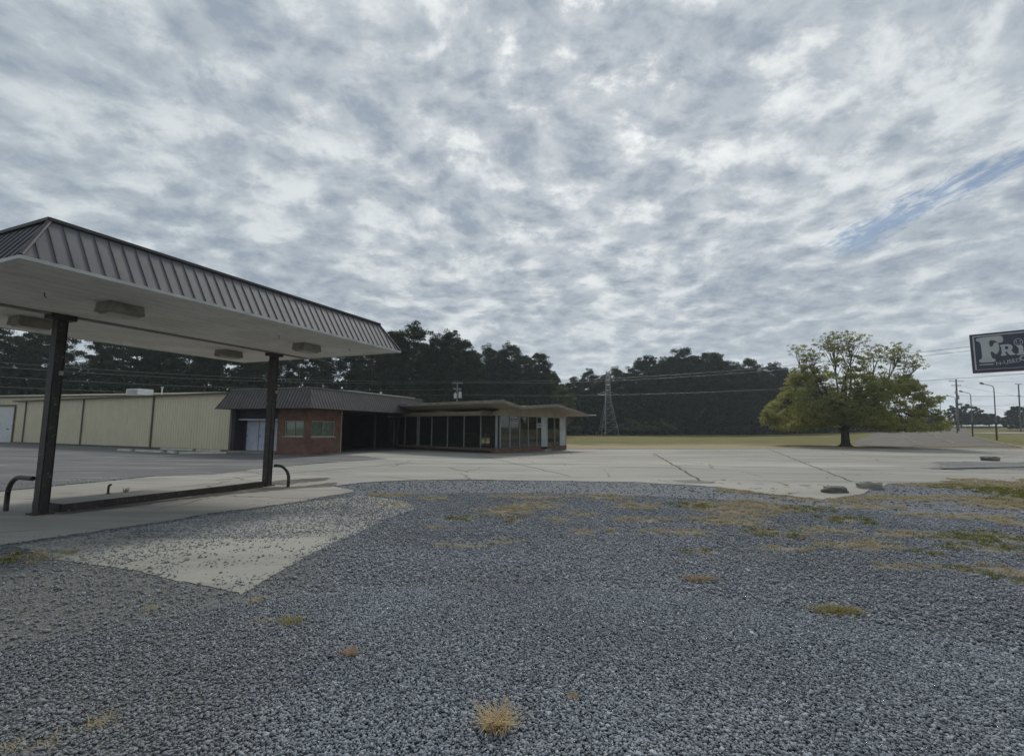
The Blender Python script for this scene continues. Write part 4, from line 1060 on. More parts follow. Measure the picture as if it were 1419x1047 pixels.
chunk((10.2, 14.0, -.02), .30, .22, .13, -.4, M['rubble_pale'], 'concrete_slab', 'tilted pale chunk of concrete slab at the gravel edge', 'concrete slab', 5)
chunk((27.4, 28.0, 0), .42, .3, .15, .3, M['rubble'], 'rubble_heap', 'low dark rubble heap far across the concrete at right', 'rubble', 8)
chunk((31.5, 26.3, 0), .5, .3, .08, .3, M['rubble'], 'rubble_heap', 'flatter dark rubble heap at the right edge of the concrete', 'rubble', 9)
mb = MB(); mb.tube([(5.75, 15.6, .006), (5.75, 15.6, .012)], [.36, .36], 20); 
pt_ = flat_sheet('asphalt_patch', [(5.3, 15.05), (6.2, 15.0), (6.35, 15.5), (5.9, 15.9), (5.2, 15.7)], .009, M['dark_asph'], 12, .1, .05)

# ------------------------------------------------------------ roadside sign
sd = Vector((.68, -.73, 0)).normalized(); sn = Vector((-.73, -.68, 0)).normalized()
S0 = Vector((26.87, 28.0, 0)); SZ0, SZ1, SW = 5.04, 7.30, 6.4
sign = empty('roadside_sign', S0 + sd * 3.2, 'navy roadside sign with large worn white lettering at the right edge of the picture', 'sign')
mb = MB(); mb.box(S0 + Vector((0, 0, SZ0)), sd * SW, -sn * .42, (0, 0, SZ1 - SZ0)); mb.build('cabinet', M['sign_edge'], sign, .02)
mb = MB(); mb.box(S0 + sd * .03 + sn * .004 + Vector((0, 0, SZ0 + .03)), sd * (SW - .06), sn * .02, (0, 0, SZ1 - SZ0 - .06)); face = mb.build('sign_face', M['sign_dark'], sign)
def sp3(s, v, d=.03):   # s metres along, v fraction from the top
    return S0 + sd * s + sn * d + Vector((0, 0, SZ1 - v * (SZ1 - SZ0)))
bd = MB(); HH = SZ1 - SZ0
def sbar(mb, s0, s1, v0, v1, d0=.025, d1=.032):
    P = sp3(s0, v1, d0); mb.box(P, sd * (s1 - s0), sn * (d1 - d0), (0, 0, (v1 - v0) * HH))
sbar(bd, .13, SW - .13, .05, .078); sbar(bd, .13, .19, .079, .93); sbar(bd, SW - .19, SW - .13, .079, .93); sbar(bd, .2, SW - .2, .92, .93)
bd.build('border', M['sign_white'], face)
def glyph(mb, outline, s0, s1, v0, v1):
    """outline in unit square, y up; polygon cut into letters with rounded slabs"""
    pts = [sp3(s0 + x * (s1 - s0), v1 - y * (v1 - v0), .025) for x, y in outline]
    mb.prism(pts, sn * .012)
def smooth_loop(pts, it=2):
    for _ in range(it):
        q = []
        for i in range(len(pts)):
            a, b = pts[i], pts[(i + 1) % len(pts)]
            q += [(a[0] * .8 + b[0] * .2, a[1] * .8 + b[1] * .2), (a[0] * .2 + b[0] * .8, a[1] * .2 + b[1] * .8)]
        pts = q
    return pts
Fg = [(.05, 0), (.63, 0), (.66, .10), (.52, .15), (.48, .42), (.60, .40), (.62, .32), (.70, .30), (.79, .38), (.82, .55), (.80, .72), (.72, .76), (.64, .74), (.60, .63), (.48, .60), (.47, .86), (.62, .86), (.72, .82), (.78, .74), (.92, .73), (.99, .80), (.97, .96), (.88, 1.02), (.0, 1.0), (.0, .88), (.12, .84), (.17, .70), (.17, .22), (.13, .14), (.04, .12)]
lt = MB()
glyph(lt, smooth_loop(Fg), .27, 1.40, .105, .75)
Ro = smooth_loop([(.02, 0), (.40, 0), (.40, .13), (.34, .16), (.34, .36), (.44, .36), (.60, .0), (1.0, 0), (1.0, .12), (.90, .15), (.74, .44), (.86, .56), (.86, .84), (.70, 1.0), (0, 1.0), (0, .87), (.09, .83), (.09, .18), (.02, .13)])
glyph(lt, Ro, 1.22, 1.80, .33, .61)
Ig = smooth_loop([(0, 0), (1, 0), (1, .14), (.78, .2), (.78, 1), (.1, 1), (.1, .86), (.28, .82), (.28, .2), (0, .14)])
glyph(lt, Ig, 1.84, 2.2, .38, .62)
sbar(lt, .32, .92, .79, .815)
lt.build('lettering', M['sign_white'], face)
hole = MB(); P = [sp3(1.22 + x * .58, .61 - y * .28, .038) for x, y in smooth_loop([(.34, .55), (.50, .55), (.58, .64), (.58, .76), (.50, .83), (.34, .83)])]
hole.prism(P, sn * .003); hole.build('letter_counter', M['sign_dark'], face)
em = MB()
c0 = (1.96, .30)
ringp = [sp3(c0[0] + .17 * math.cos(t), c0[1] + .085 * math.sin(t), .03) for t in np.linspace(0, 2 * math.pi, 25)]
em.tube(ringp, .016, 5)
for (dx, dv, w2) in ((-.07, -.025, .05), (.07, -.025, .05)): sbar(em, c0[0] + dx - w2 / 2, c0[0] + dx + w2 / 2, c0[1] + dv - .014, c0[1] + dv + .014)
em.tube([sp3(c0[0] + .10 * math.cos(t), c0[1] + .045 * math.sin(t), .03) for t in np.linspace(.3, math.pi - .3, 8)], .012, 5)
em.build('oval_emblem', M['sign_white'], face)
def text_mesh(txt, size, s, v, tilt, name, sx=1.0, mat=None, thick=0.0):
    cu = bpy.data.curves.new(name, 'FONT'); cu.body = txt; cu.size = size; cu.extrude = .005; cu.offset = thick
    ob = bpy.data.objects.new(name, cu); COL.objects.link(ob)
    dg = bpy.context.evaluated_depsgraph_get(); me = bpy.data.meshes.new_from_object(ob.evaluated_get(dg))
    bpy.data.objects.remove(ob); bpy.data.curves.remove(cu)
    P = sp3(s, v, .03); ct_, st2 = math.cos(tilt), math.sin(tilt)
    for q in me.vertices:
        x, y, z = q.co.x * sx, q.co.y, q.co.z; x, y = x * ct_ - y * st2, x * st2 + y * ct_
        w3 = P + sd * x + Vector((0, 0, y)) + sn * z; q.co = w3 - sign.location
    me.name = name; me.materials.clear(); me.materials.append(mat or M['sign_white'])
    o = bpy.data.objects.new(name, me); COL.objects.link(o); o.parent = face
text_mesh('N-USED', .29, 1.0, .84, .13, 'small_lettering', 1.0)
text_mesh('C', .36, 1.93, .755, 0, 'small_lettering', 1.1, None, .012)
pc = S0 + sd * 3.2 - sn * .21
mb = MB(); mb.tube([pc, pc + Vector((0, 0, SZ0 + .01))], .14, 14); mb.build('sign_post', M['grey_paint'], sign)

# ------------------------------------------------------------ lamps, poles, tower, wires
def lamp_proto():
    t = empty('street_lamp', (0, 0, 0))
    mb = MB(); mb.tube([(0, 0, 3.2), (0, 0, 8.9), (0, 0, 9.3)], [.11, .085, .08], 10)
    ar = [(0, 0, 9.3), (-.08, 0, 9.62), (-.30, 0, 9.86), (-.65, 0, 9.95), (-2.2, 0, 10.15)]
    mb.build('pole', M['grey_paint'], t)
    mb = MB(); mb.tube([(0, 0, -.05), (0, 0, 3.2)], [.15, .13], 10); mb.build('painted_base', M['black_paint'], t)
    mb = MB(); mb.tube(ar, .065, 8); arm = mb.build('arm', M['grey_paint'], t)
    mb = MB(); mb.tube([(-2.1, 0, 10.14), (-2.3, 0, 10.18), (-2.75, 0, 10.26), (-3.0, 0, 10.28)], [.07, .17, .20, .06], 8); mb.build('lamp_head', M['grey_paint'], t)
    return t
def copy_thing(src, loc, rz=0, sc=1, **kw):
    c = src.copy(); COL.objects.link(c); c.location = loc; c.rotation_euler = (0, 0, rz); c.scale = (sc, sc, sc)
    for ch in src.children:
        d = ch.copy(); COL.objects.link(d); d.parent = c
        for g in ch.children:
            e = g.copy(); COL.objects.link(e); e.parent = d
    tag(c, **kw); return c
LG = 'curved-arm street lamps along the verge'
lp = lamp_proto(); lp.location = (87.9, 88.2, T(87.9, 88.2)); lp.rotation_euler = (0, R(2.6), R(8)); tag(lp, 'nearest and tallest-looking curved-arm street lamp on the grass verge at far right', 'street lamp', LG)
for (x, y, rz, lab) in ((105.2, 111.0, 8, 'curved-arm street lamp second from the right, just right of the double-armed utility pole'),
                        (122.8, 134.0, 8, 'curved-arm street lamp just left of the double-armed utility pole'),
                        (141.5, 160.0, 8, 'farthest curved-arm street lamp, half hidden beside the trees'),
                        (150.0, 142.0, 60, 'small distant street lamp at the right edge below the sign')):
    c = copy_thing(lp, (x, y, T(x, y)), R(rz), 1.0 if y != 142 else .75, label=lab, cat='street lamp', group=LG); c.rotation_euler[1] = R(2.6)

def utility_pole(x, y, H, arms, lab, r=.16, rot=0, lean=0., xfmr=None, mat='wood_pole'):
    z = T(x, y); t = empty('utility_pole', (x, y, z), lab, 'utility pole', 'wooden utility poles')
    mb = MB(); mb.tube([(x, y, z - .1), (x + lean * .5, y, z + H * .5), (x + lean, y, z + H)], [r, r * .85, r * .65], 10); mb.build('pole', M[mat], t)
    tips = []
    for (dz, L) in arms:
        hx = x + lean * (H - dz) / H
        cx_, sx_ = math.cos(rot), math.sin(rot)
        mb = MB(); mb.cbox((hx, y, z + H - dz), L, .14, .14, rot); am = mb.build('crossarm', M[mat], t)
        for f_ in (-.46, -.25, .25, .46):
            px, py = hx + cx_ * L * f_, y + sx_ * L * f_; im = MB(); im.tube([(px, py, z + H - dz + .05), (px, py, z + H - dz + .28)], [.05, .035], 6); im.build('insulator', M['galv'], am)
            tips.append((px, py, z + H - dz + .28))
    if xfmr:
        for (dx, dz, hh) in xfmr:
            mb = MB(); mb.tube([(x + lean + dx, y - .1, z + H - dz - hh), (x + lean + dx, y - .1, z + H - dz)], .24, 12); mb.tube([(x + lean + dx, y - .1, z + H - dz), (x + lean + dx, y - .1, z + H - dz + .25)], [.05, .03], 6)
            mb.build('transformer', M['white_metal'] if y < 100 else M['galv'], t)
    return t, tips
P1, t1 = utility_pole(-8.5, 75, 9.0, ((.35, 1.6), (1.3, 1.2)), 'slim pale utility pole with two small white transformers, rising behind the showroom roof', .12, R(8), 0, ((-.30, 1.95, .75), (.45, 1.75, .9)), 'galv')
P2, t2 = utility_pole(136.0, 148.0, 15.9, ((.6, 5.2), (1.9, 3.4)), 'tall double-armed wooden utility pole left of the nearest street lamp', .30, R(8), .75, ((-.5, 3.6, .9), (.1, 5.0, 1.2), (.8, 7.4, .7)))
P3, t3 = utility_pole(153.0, 146.0, 14.5, ((.1, 2.6), (3.8, 1.4)), 'utility pole farther right, under the roadside sign', .22, R(12), .7)
P4, t4 = utility_pole(118.0, 139.0, 9.0, ((.3, 1.4),), 'pole rising out of the dark treetops left of the big green tree', .16, R(8))
P4.location.x += 0; 
P5, t5 = utility_pole(47.5, 40.3, 9.9, ((.3, 2.6), (1.4, 2.0)), 'wooden utility pole just outside the right edge of the picture', .17, R(-40))

def wire(a, b, sag, lab, r=.022, mat='wire', n=28):
    a, b = Vector(a), Vector(b); pts = []
    for i in range(n + 1):
        t = i / n; p = a.lerp(b, t); p.z -= sag * 4 * t * (1 - t); pts.append(p)
    mb = MB(); mb.tube(pts, r, 5, True); o = mb.build('overhead_wire', M[mat]); tag(o, lab, 'wire', 'overhead wires')
WP = [(-8.6, 75, 9.0), (47.5, 40.3, 9.95)]
wire((-8.9, 75, 8.95), (47.5, 40.0, 9.95), 1.25, 'upper of the two parallel wires running right from the slim pole past the green tree', .018, 'wire_pale')
wire((-8.1, 75, 8.75), (47.6, 40.6, 9.6), 1.25, 'lower of the two parallel wires running right from the slim pole past the green tree', .018, 'wire_pale')
wire((-8.5, 75, 6.9), (47.5, 40.3, 6.9), .9, 'single low wire crossing the dark wood behind the transmission tower', .018, 'wire_pale')
wire((-8.9, 75, 8.95), (-75, 42, 9.7), 1.3, 'upper wire running left from the slim pole behind the canopy', .02)
wire((-8.1, 75, 8.75), (-75, 42.5, 9.2), 1.4, 'second wire running left from the slim pole behind the canopy', .02)
wire((-8.5, 75, 7.7), (-75, 42, 7.9), 1.2, 'third wire running left from the slim pole behind the canopy', .02)
wire((-8.5, 75, 6.9), (-75, 42, 6.6), 1.1, 'lowest wire running left from the slim pole above the warehouse', .02)
def P_(t, i): return t[i]
wire((136 + .5, 148, T(136, 148) + 11.0), (152.6, 146, T(153, 146) + 10.9), .3, 'cable between the double-armed pole and the pole under the sign', .04)
wire((136 + .4, 148, T(136, 148) + 8.8), (153, 146, T(153, 146) + 8.6), 1.0, 'drooping lower cable between the double-armed pole and the pole under the sign', .035)
wire((138, 148, T(136, 148) + 15.3), (200, 128, 19.0), 1.2, 'thin top wire from the double-armed pole running right behind the sign', .022)
wire((152.8, 146, T(153, 146) + 14.4), (205, 138, 17.0), 1.0, 'thin wire leaving the pole under the sign to the right', .022)
wire((152.8, 146, T(153, 146) + 10.8), (205, 138, 12.0), .8, 'lower wire leaving the pole under the sign to the right', .03)
wire((136.6, 148, T(136, 148) + 14.0), (190, 132, 6.5), 1.2, 'slanting wire falling from the double-armed pole toward the lower right', .025)
wire((136, 148, T(136, 148) + 8.3), (185, 132, 4.6), .8, 'lower slanting wire falling from the double-armed pole toward the lower right', .025)
wire((135.4, 148, T(136, 148) + 10.9), (96, 152, 12.2), .7, 'wire running left from the double-armed pole into the green tree', .03)
wire((44.6, 41.2, 0.0), (47.3, 40.2, 8.8), 0, 'pale guy wire slanting down to the verge at the right edge', .02, 'wire_pale')

# lattice transmission tower
def tower(x, y, H, lab):
    z = T(x, y); t = empty('transmission_tower', (x, y, z), lab, 'transmission tower')
    def hw(h): return np.interp(h, [0, .55, 1.0], [2.15, .62, .36])
    lv = [0, .13, .25, .36, .46, .55, .63, .71, .79, .87, .94, 1.0]
    sg = [(-1, -1), (1, -1), (1, 1), (-1, 1)]
    for sx, sy in sg:
        mb = MB(); mb.tube([(x + sx * hw(f), y + sy * hw(f), z + H * f) for f in lv], .075, 5); mb.build('leg', M['galv'], t)
    br = MB()
    for a, b in zip(lv[:-1], lv[1:]):
        for i in range(4):
            p, q = sg[i], sg[(i + 1) % 4]; ha, hb = hw(a), hw(b)
            A = Vector((x + p[0] * ha, y + p[1] * ha, z + H * a)); B = Vector((x + q[0] * hb, y + q[1] * hb, z + H * b))
            C_ = Vector((x + q[0] * ha, y + q[1] * ha, z + H * a)); D_ = Vector((x + p[0] * hb, y + p[1] * hb, z + H * b))
            br.tube([A, B], .04, 4, False); br.tube([C_, D_], .04, 4, False); br.tube([D_, B], .04, 4, False)
    br.build('bracing', M['galv'], t)
    for (h, L) in ((.63, 2.7), ):
        mb = MB()
        for s in (-1, 1):
            mb.tube([(x, y - .3, z + H * h), (x + s * L, y, z + H * h + .05)], .06, 4); mb.tube([(x, y + .3, z + H * h), (x + s * L, y, z + H * h + .05)], .06, 4); mb.tube([(x + s * .4, y, z + H * h + .9), (x + s * L, y, z + H * h + .05)], .05, 4)
        mb.build('crossarm', M['galv'], t)
tower(23.6, 118.5, 15.6, 'grey lattice transmission tower standing in front of the dark wood')
mb = MB(); mb.tube([(21.6, 112, T(21.6, 112)), (21.7, 112, 10.5)], .13, 8); tag(mb.build('thin_pole', M['galv']), 'thin grey pole beside the left leg of the transmission tower', 'pole')
for (x, y, lab) in ((137.5, 147.2, 'white roadside marker post beyond the lamps, left one'), (139.0, 147.0, 'white roadside marker post beyond the lamps, right one')):
    mb = MB(); mb.cbox((x, y, T(x, y) + .6), .18, .06, 1.3, 0); mb.cbox((x, y - .035, T(x, y) + 1.05), .15, .008, .2, 0)
    tag(mb.build('marker_post', M['trim_white']), lab, 'marker post', 'white roadside marker posts')

# ------------------------------------------------------------ trees
def leaf_cards(centres, radii, per, size, rs, flat=.8, tone=None, outward=.35):
    """small leaf quads scattered through ellipsoidal clumps; centres (k,3), radii (k,3)"""
    k = len(centres); idx = np.repeat(np.arange(k), per); n = len(idx)
    d = rs.randn(n, 3); d /= np.linalg.norm(d, axis=1)[:, None]
    r = rs.rand(n) ** (1 / 2.4)
    P = centres[idx] + d * r[:, None] * radii[idx]
    u = rs.randn(n, 3); u /= np.linalg.norm(u, axis=1)[:, None]
    v = np.cross(u, rs.randn(n, 3)); v /= np.maximum(np.linalg.norm(v, axis=1), 1e-6)[:, None]
    s = size * rs.uniform(.55, 1.3, n)[:, None]
    u = u * s; v = v * s * rs.uniform(.35, .75, n)[:, None]
    V = np.stack([P - u * .5, P - v * .5 + u * .05, P + u * .5, P + v * .5 + u * .05], 1).reshape(-1, 3)
    F = np.arange(n * 4).reshape(-1, 4)
    tn = np.repeat(np.clip((tone[idx] if tone is not None else rs.rand(k)[idx]) * .8 + rs.rand(n) * .25 - .1, 0, 1), 4)
    return V, F, tn

def pine_proto(seed, H, crown_from, width, name, label):
    rs = np.random.RandomState(seed); rnd = random.Random(seed)
    t = empty(name, (0, 0, 0), label, 'pine tree')
    mb = MB(); lean = (rnd.uniform(-.5, .5), rnd.uniform(-.5, .5))
    tp = lambda z: Vector((lean[0] * z / H, lean[1] * z / H, z))
    mb.tube([tp(z) + Vector((rnd.uniform(-.06, .06), 0, 0)) for z in np.linspace(-.3, H * .97, 9)], list(np.linspace(.26, .05, 9)), 7)
    cs, rad = [], []
    nb = int(34 + H)
    for i in range(nb):
        f = (i + rnd.random()) / nb; z = H * (crown_from + (1 - crown_from) * f ** .8) * .98
        prof = math.sin(math.pi * min(1, (.16 + .80 * f))) ** .6
        L = width * prof * rnd.uniform(.45, 1.15); a = rnd.uniform(0, 6.283)
        b0 = tp(z * .97 - .2); e = b0 + Vector((math.cos(a) * L, math.sin(a) * L, L * rnd.uniform(.05, .5)))
        mb.tube([b0, b0.lerp(e, .5) + Vector((0, 0, -.1)), e], [.06, .04, .02], 4, False)
        for q in range(rnd.randint(2, 4)):
            g = rnd.uniform(.45, 1.08); c = b0.lerp(e, g) + Vector((rnd.uniform(-.6, .6), rnd.uniform(-.6, .6), rnd.uniform(-.2, .5)))
            R_ = rnd.uniform(.45, 1.0); cs.append(c); rad.append((R_, R_, R_ * .62))
    for q in range(6): cs.append(tp(H * rnd.uniform(.93, 1.0)) + Vector((rnd.uniform(-.8, .8), rnd.uniform(-.8, .8), 0))); rad.append((.7, .7, .55))
    mb.build('trunk', M['bark'], t)
    V, F, tn = leaf_cards(np.array(cs), np.array(rad), 100, .26, rs)
    np_mesh('crown', V, F, M['pine'], 4, t, {'tone': tn * .9})
    return t
protos = [pine_proto(100 + i, 20.0, cf, wd, 'pine_tree', 'x') for i, (cf, wd) in enumerate([(.42, 3.0), (.30, 3.4), (.50, 2.7), (.36, 3.0), (.25, 3.2)])]
HT = 20.0
used = set()
def place_tree(x, y, H, rnd, label, group, wide=1.0, k=None):
    i = rnd.randrange(len(protos)) if k is None else k
    src = protos[i]
    if i in used:
        c = src.copy(); COL.objects.link(c)
        for ch in src.children:
            d = ch.copy(); COL.objects.link(d); d.parent = c
    else: c = src; used.add(i)
    s = H / HT
    c.location = (x, y, T(x, y) - .1); c.rotation_euler = (0, 0, rnd.uniform(0, 6.283)); c.scale = (s * wide, s * wide, s)
    tag(c, label, 'pine tree', group)
rnd = random.Random(7)
def sky_at(t):
    i = min(int(t), len(SKYLINE) - 2); f = t - i
    a, b = SKYLINE[i], SKYLINE[i + 1]; return [a[j] * (1 - f) + b[j] * f for j in range(3)]
# front row carries the skyline; labels single out the trees that stand out against the sky
ORD = ['first', 'second', 'third', 'fourth', 'fifth', 'sixth', 'seventh', 'eighth', 'ninth', 'tenth', 'eleventh', 'twelfth', 'thirteenth', 'fourteenth', 'fifteenth', 'sixteenth', 'seventeenth', 'eighteenth', 'nineteenth', 'twentieth']
seq = {}
NAMED = {12: 'pine with a broad rounded crown just right of the canopy end', 10: 'first tall pine against the sky beside the canopy end', 16: 'left crown of the middle group of pines, above the showroom roof',
         18: 'tallest crown of the middle group of pines, above the showroom roof', 20: 'right-hand crown of the middle group of pines, sloping down to the gap',
         33: 'pine just left of the tallest pine in the far wood', 35: 'tallest pine of the far wood right of the transmission tower', 38: 'broad pine right of the gap in the far wood',
         40: 'rounded pine at the right end of the far wood before the big green tree'}
acc = 0; last = None; cnt = 0
t = 0.0; done = set()
while t < len(SKYLINE) - 1.001:
    x, y, z = sky_at(t)
    if last is None or math.hypot(x - last[0], y - last[1]) > 3.9 * rnd.uniform(.75, 1.15) * (1.15 if t < 8 else 1):
        last = (x, y); k = int(round(t))
        lab = None
        if k in NAMED and k not in done: lab = NAMED[k]; done.add(k)
        left = x < -18; mid = -18 <= x < 10
        g = 'pines in the wood behind the warehouse' if left else ('pines behind the office and showroom' if mid else 'pines of the far wood beyond the lawn')
        gl = 'dark pine in the wood behind the cream warehouse' if left else ('dark pine standing behind the brick office and showroom' if mid else 'dark pine in the far wood beyond the lawn')
        if not lab and x > -18:
            ref = 'the canopy end' if mid else 'the transmission tower'
            key = ref if mid or x > 24 else 'gap'
            seq[key] = seq.get(key, 0) + 1
            if seq[key] <= 20:
                lab2 = ('dark pine on the skyline, %s counting right from %s' % (ORD[seq[key] - 1], ref)) if key != 'gap' else 'lower dark pine on the skyline, %s from the left between showroom and tower' % ORD[seq[key] - 1]
            else: lab2 = gl
        else: lab2 = gl
        if left: lab2 = '@left'
        jit = 1.0 if lab else rnd.uniform(.90, 1.03)
        place_tree(x + rnd.uniform(-.4, .4), y + rnd.uniform(-1.5, 1.5), (z - T(x, y)) * jit, rnd, lab or lab2, g, rnd.uniform(.95, 1.25))
        dx, dy = x / math.hypot(x, y), y / math.hypot(x, y)
        for b in (5.5, ) if left else (5.5, 12):
            place_tree(x + dx * b + rnd.uniform(-2.2, 2.2), y + dy * b + rnd.uniform(-1.5, 1.5), (z - T(x, y)) * rnd.uniform(.78, .95), rnd, gl, g, rnd.uniform(.95, 1.3))
        cnt += 1
    t += .02
lf = [o for o in COL.objects if o.get('label') == '@left']
for i, o in enumerate(reversed(lf)):
    o['label'] = 'dark pine behind the canopy and warehouse, %s counting left from the canopy end' % ORD[i] if i < 20 else 'dark pine in the wood behind the cream warehouse'

# leafy lower storey: a mass nobody could count
def undergrowth():
    rs = np.random.RandomState(9); cs, rd = [], []
    t = 0.0
    while t < len(SKYLINE) - 1.001:
        x, y, z = sky_at(t); top = (z - T(x, y)) * np.interp(t, [0, 8, 14, 20, 24, 43], [.62, .55, .46, .55, .66, .68])
        for q in range(3 if t < 18 else 6):
            b = rs.uniform(-4.5, 3.5); h = rs.rand() ** .9 * top * (0.6 + .4 * min(1, (b + 4.5) / 4))
            d = math.hypot(x, y); cs.append((x * (1 + b / d) + rs.uniform(-1, 1), y * (1 + b / d), T(x, y) + h)); r = rs.uniform(.9, 1.9); rd.append((r, r, r * .8))
        t += .0135 if t > 6 else .006
    V, F, tn = leaf_cards(np.array(cs), np.array(rd), 17, .62, rs)
    o = np_mesh('undergrowth', V, F, M['under'], 4, None, {'tone': tn * .8}); tag(o, 'dark leafy undergrowth massed between the trunks of the woods', 'undergrowth', kind='stuff')
undergrowth()

def broadleaf(name, loc, lobes, per, size, mat, label, cat, trunk_h, trunk_r, seed, group=None, limbs=6):
    """lobes: (dx,dy,z,rx,rz,density) regions of the crown; limbs reach into each"""
    rs = np.random.RandomState(seed); rnd = random.Random(seed)
    x0, y0, z0 = loc; t = empty(name, loc, label, cat, group)
    mb = MB()
    fork = Vector((x0, y0, z0 + trunk_h))
    mb.tube([(x0, y0, z0 - .2), (x0, y0, z0 + .12), (x0 + .02, y0, z0 + .45), (x0, y0, z0 + trunk_h * .8), fork], [trunk_r * 2.0, trunk_r * 1.55, trunk_r * 1.08, trunk_r * .95, trunk_r], 12)
    cs, rd, ct, tw = [], [], [], []
    for (dx, dy, z, rx, rz, den, lim) in lobes:
        C0 = Vector((x0 + dx, y0 + dy, z0 + z))
        for li in range(lim):
            e = C0 + Vector((rnd.uniform(-.5, .5) * rx, rnd.uniform(-.5, .5) * rx, rnd.uniform(-.3, .5) * rz))
            m1 = fork.lerp(e, .4) + Vector((rnd.uniform(-.5, .5), rnd.uniform(-.5, .5), rnd.uniform(.1, .7)))
            mb.tube([fork - Vector((0, 0, .15)), m1, e], [trunk_r * .42, trunk_r * .26, .035], 6, False)
            for q in range(7):
                f = e.lerp(m1, rnd.uniform(0, .5)); g = C0 + Vector((rnd.gauss(0, .5) * rx, rnd.gauss(0, .5) * rx, rnd.gauss(0, .5) * rz))
                mb.tube([f, f.lerp(g, .5) + Vector((0, 0, .15)), g], [.05, .03, .012], 4, False)
        k = int(den)
        for q in range(k):
            d = rs.randn(3); d /= np.linalg.norm(d); r = rs.uniform(.45, 1.0) ** .6
            c = np.array(C0) + d * r * np.array((rx, rx, rz))
            if c[2] < z0 + 1.3: c[2] = z0 + 1.3 + rs.rand() * .6
            rr = rs.uniform(.35, .75); cs.append(c); rd.append((rr, rr, rr * .55)); ct.append(rs.rand())
            a = Vector(c)
            if rs.rand() < .35: b = C0.lerp(a, .35); tw.append((b, a))
    for b, a in tw: mb.tube([b, b.lerp(a, .5) + Vector((0, 0, .1)), a], [.035, .025, .01], 4, False)
    mb.build('trunk', M['bark'], t)
    V, F, tn = leaf_cards(np.array(cs), np.array(rd), per, size, rs, tone=np.array(ct))
    V = V - np.array(loc)[None]
    np_mesh('crown', V, F, mat, 4, t, {'tone': tn})
    return t, mb
def shade_tree(loc):
    rs = np.random.RandomState(41); rnd = random.Random(41)
    x0, y0, z0 = loc; t = empty('shade_tree', loc, 'big spreading yellow-green shade tree with bare upper twigs at the edge of the concrete', 'tree')
    mb = MB(); B = Vector(loc); tr = .36
    mb.tube([B + Vector((0, 0, -.2)), B + Vector((0, 0, .1)), B + Vector((.02, 0, .4)), B + Vector((.03, 0, 1.2)), B + Vector((0, 0, 2.0))], [.80, .60, .42, .36, .40], 12)
    for k in range(7):
        a = k * .9; mb.tube([B + Vector((0, 0, .35)), B + Vector((math.cos(a) * .45, math.sin(a) * .45, .08)), B + Vector((math.cos(a) * .95, math.sin(a) * .95, -.08))], [.2, .16, .06], 6, False)
    # crown outline: height of the dense top and the sparse top, by distance along the picture direction
    ux = np.array((.825, -.565)) * .84; uy = np.array((.565, .825))      # ux runs across the view, uy away
    def dens_top(u): return np.interp(u, [-9.0, -8.2, -6.8, -5.8, -4, -2, 0, 2, 4.2, 6.0, 7.4, 8.4, 9.6, 10.4], [2.8, 4.9, 5.5, 7.8, 9.6, 9.7, 10.0, 9.9, 9.2, 7.9, 6.8, 5.0, 5.6, 3.4])
    def bottom(u): return np.interp(u, [-9, -7, -4, -1.5, 0, 1.5, 5, 8, 10.4], [2.5, 1.8, 1.8, 2.2, 2.5, 2.2, 1.8, 1.8, 2.1])
    cs, rd, ct = [], [], []
    limbs = []
    for k in range(15):
        a = rnd.uniform(0, 6.283); L = rnd.uniform(2.5, 7.0); u, v = math.cos(a) * L, math.sin(a) * L * .8
        top = dens_top(u); zz = rnd.uniform(.45, .95) * top
        e = Vector((x0 + ux[0] * u + uy[0] * v, y0 + ux[1] * u + uy[1] * v, z0 + zz)); f = B + Vector((0, 0, rnd.uniform(1.6, 2.2)))
        m1 = f.lerp(e, .35) + Vector((rnd.uniform(-.3, .3), rnd.uniform(-.3, .3), rnd.uniform(.2, .9))); m2 = f.lerp(e, .7) + Vector((rnd.uniform(-.4, .4), rnd.uniform(-.4, .4), rnd.uniform(.0, .5)))
        mb.tube([f, m1, m2, e], [.17, .12, .08, .03], 6, False); limbs += [m1, m2, e]
    n = 0
    while n < 1750:
        u = rs.uniform(-8.7, 9.9); v = rs.uniform(-6, 6)
        edge = min(1, (u + 9.0) / 9.0 if u < 0 else (10.4 - u) / 10.4)
        vm = 6.0 * math.sqrt(max(0.04, 1 - (u / (9.2 if u < 0 else 9.8)) ** 2))
        if abs(v) > vm: continue
        tp = dens_top(u) * math.sqrt(max(.0, 1 - (v / 6.8) ** 2)); bt_ = bottom(u)
        if tp < bt_ + .4: continue
        # keep to the outer shell, leave hollows
        f = rs.rand(); z = bt_ + (tp - bt_) * (1 - (1 - f) ** 1.0)
        shell = max(abs(v) / max(vm, .1), (z - bt_) / (tp - bt_), 1 - (z - bt_) / (tp - bt_) * 2.2, 1 - edge * 1.8)
        if rs.rand() > shell ** 2 + .05: continue
        c = np.array((x0 + ux[0] * u + uy[0] * v, y0 + ux[1] * u + uy[1] * v, z0 + z))
        hol = mnoise.noise(Vector(c) * .42 + Vector((3.1, 0, 0)))
        if hol < (-.03 if z < 7.5 else .05 + .09 * (z - 7.5)) and z > 2.2: continue
        hi = (z - bt_) / (tp - bt_)
        r = rs.uniform(.31, .66) * (1.1 if hi < .6 else .72)
        cs.append(c); rd.append((r, r, r * .55)); ct.append(np.clip(.15 + .5 * mnoise.noise(Vector(c) * .5) + .35 * rs.rand() + (.25 if u < -5 else 0), 0, 1)); n += 1
        if rs.rand() < .22:
            p = min(limbs, key=lambda q: (q - Vector(c)).length); mb.tube([p, p.lerp(Vector(c), .5) + Vector((0, 0, .1)), Vector(c)], [.035, .022, .008], 4, False)
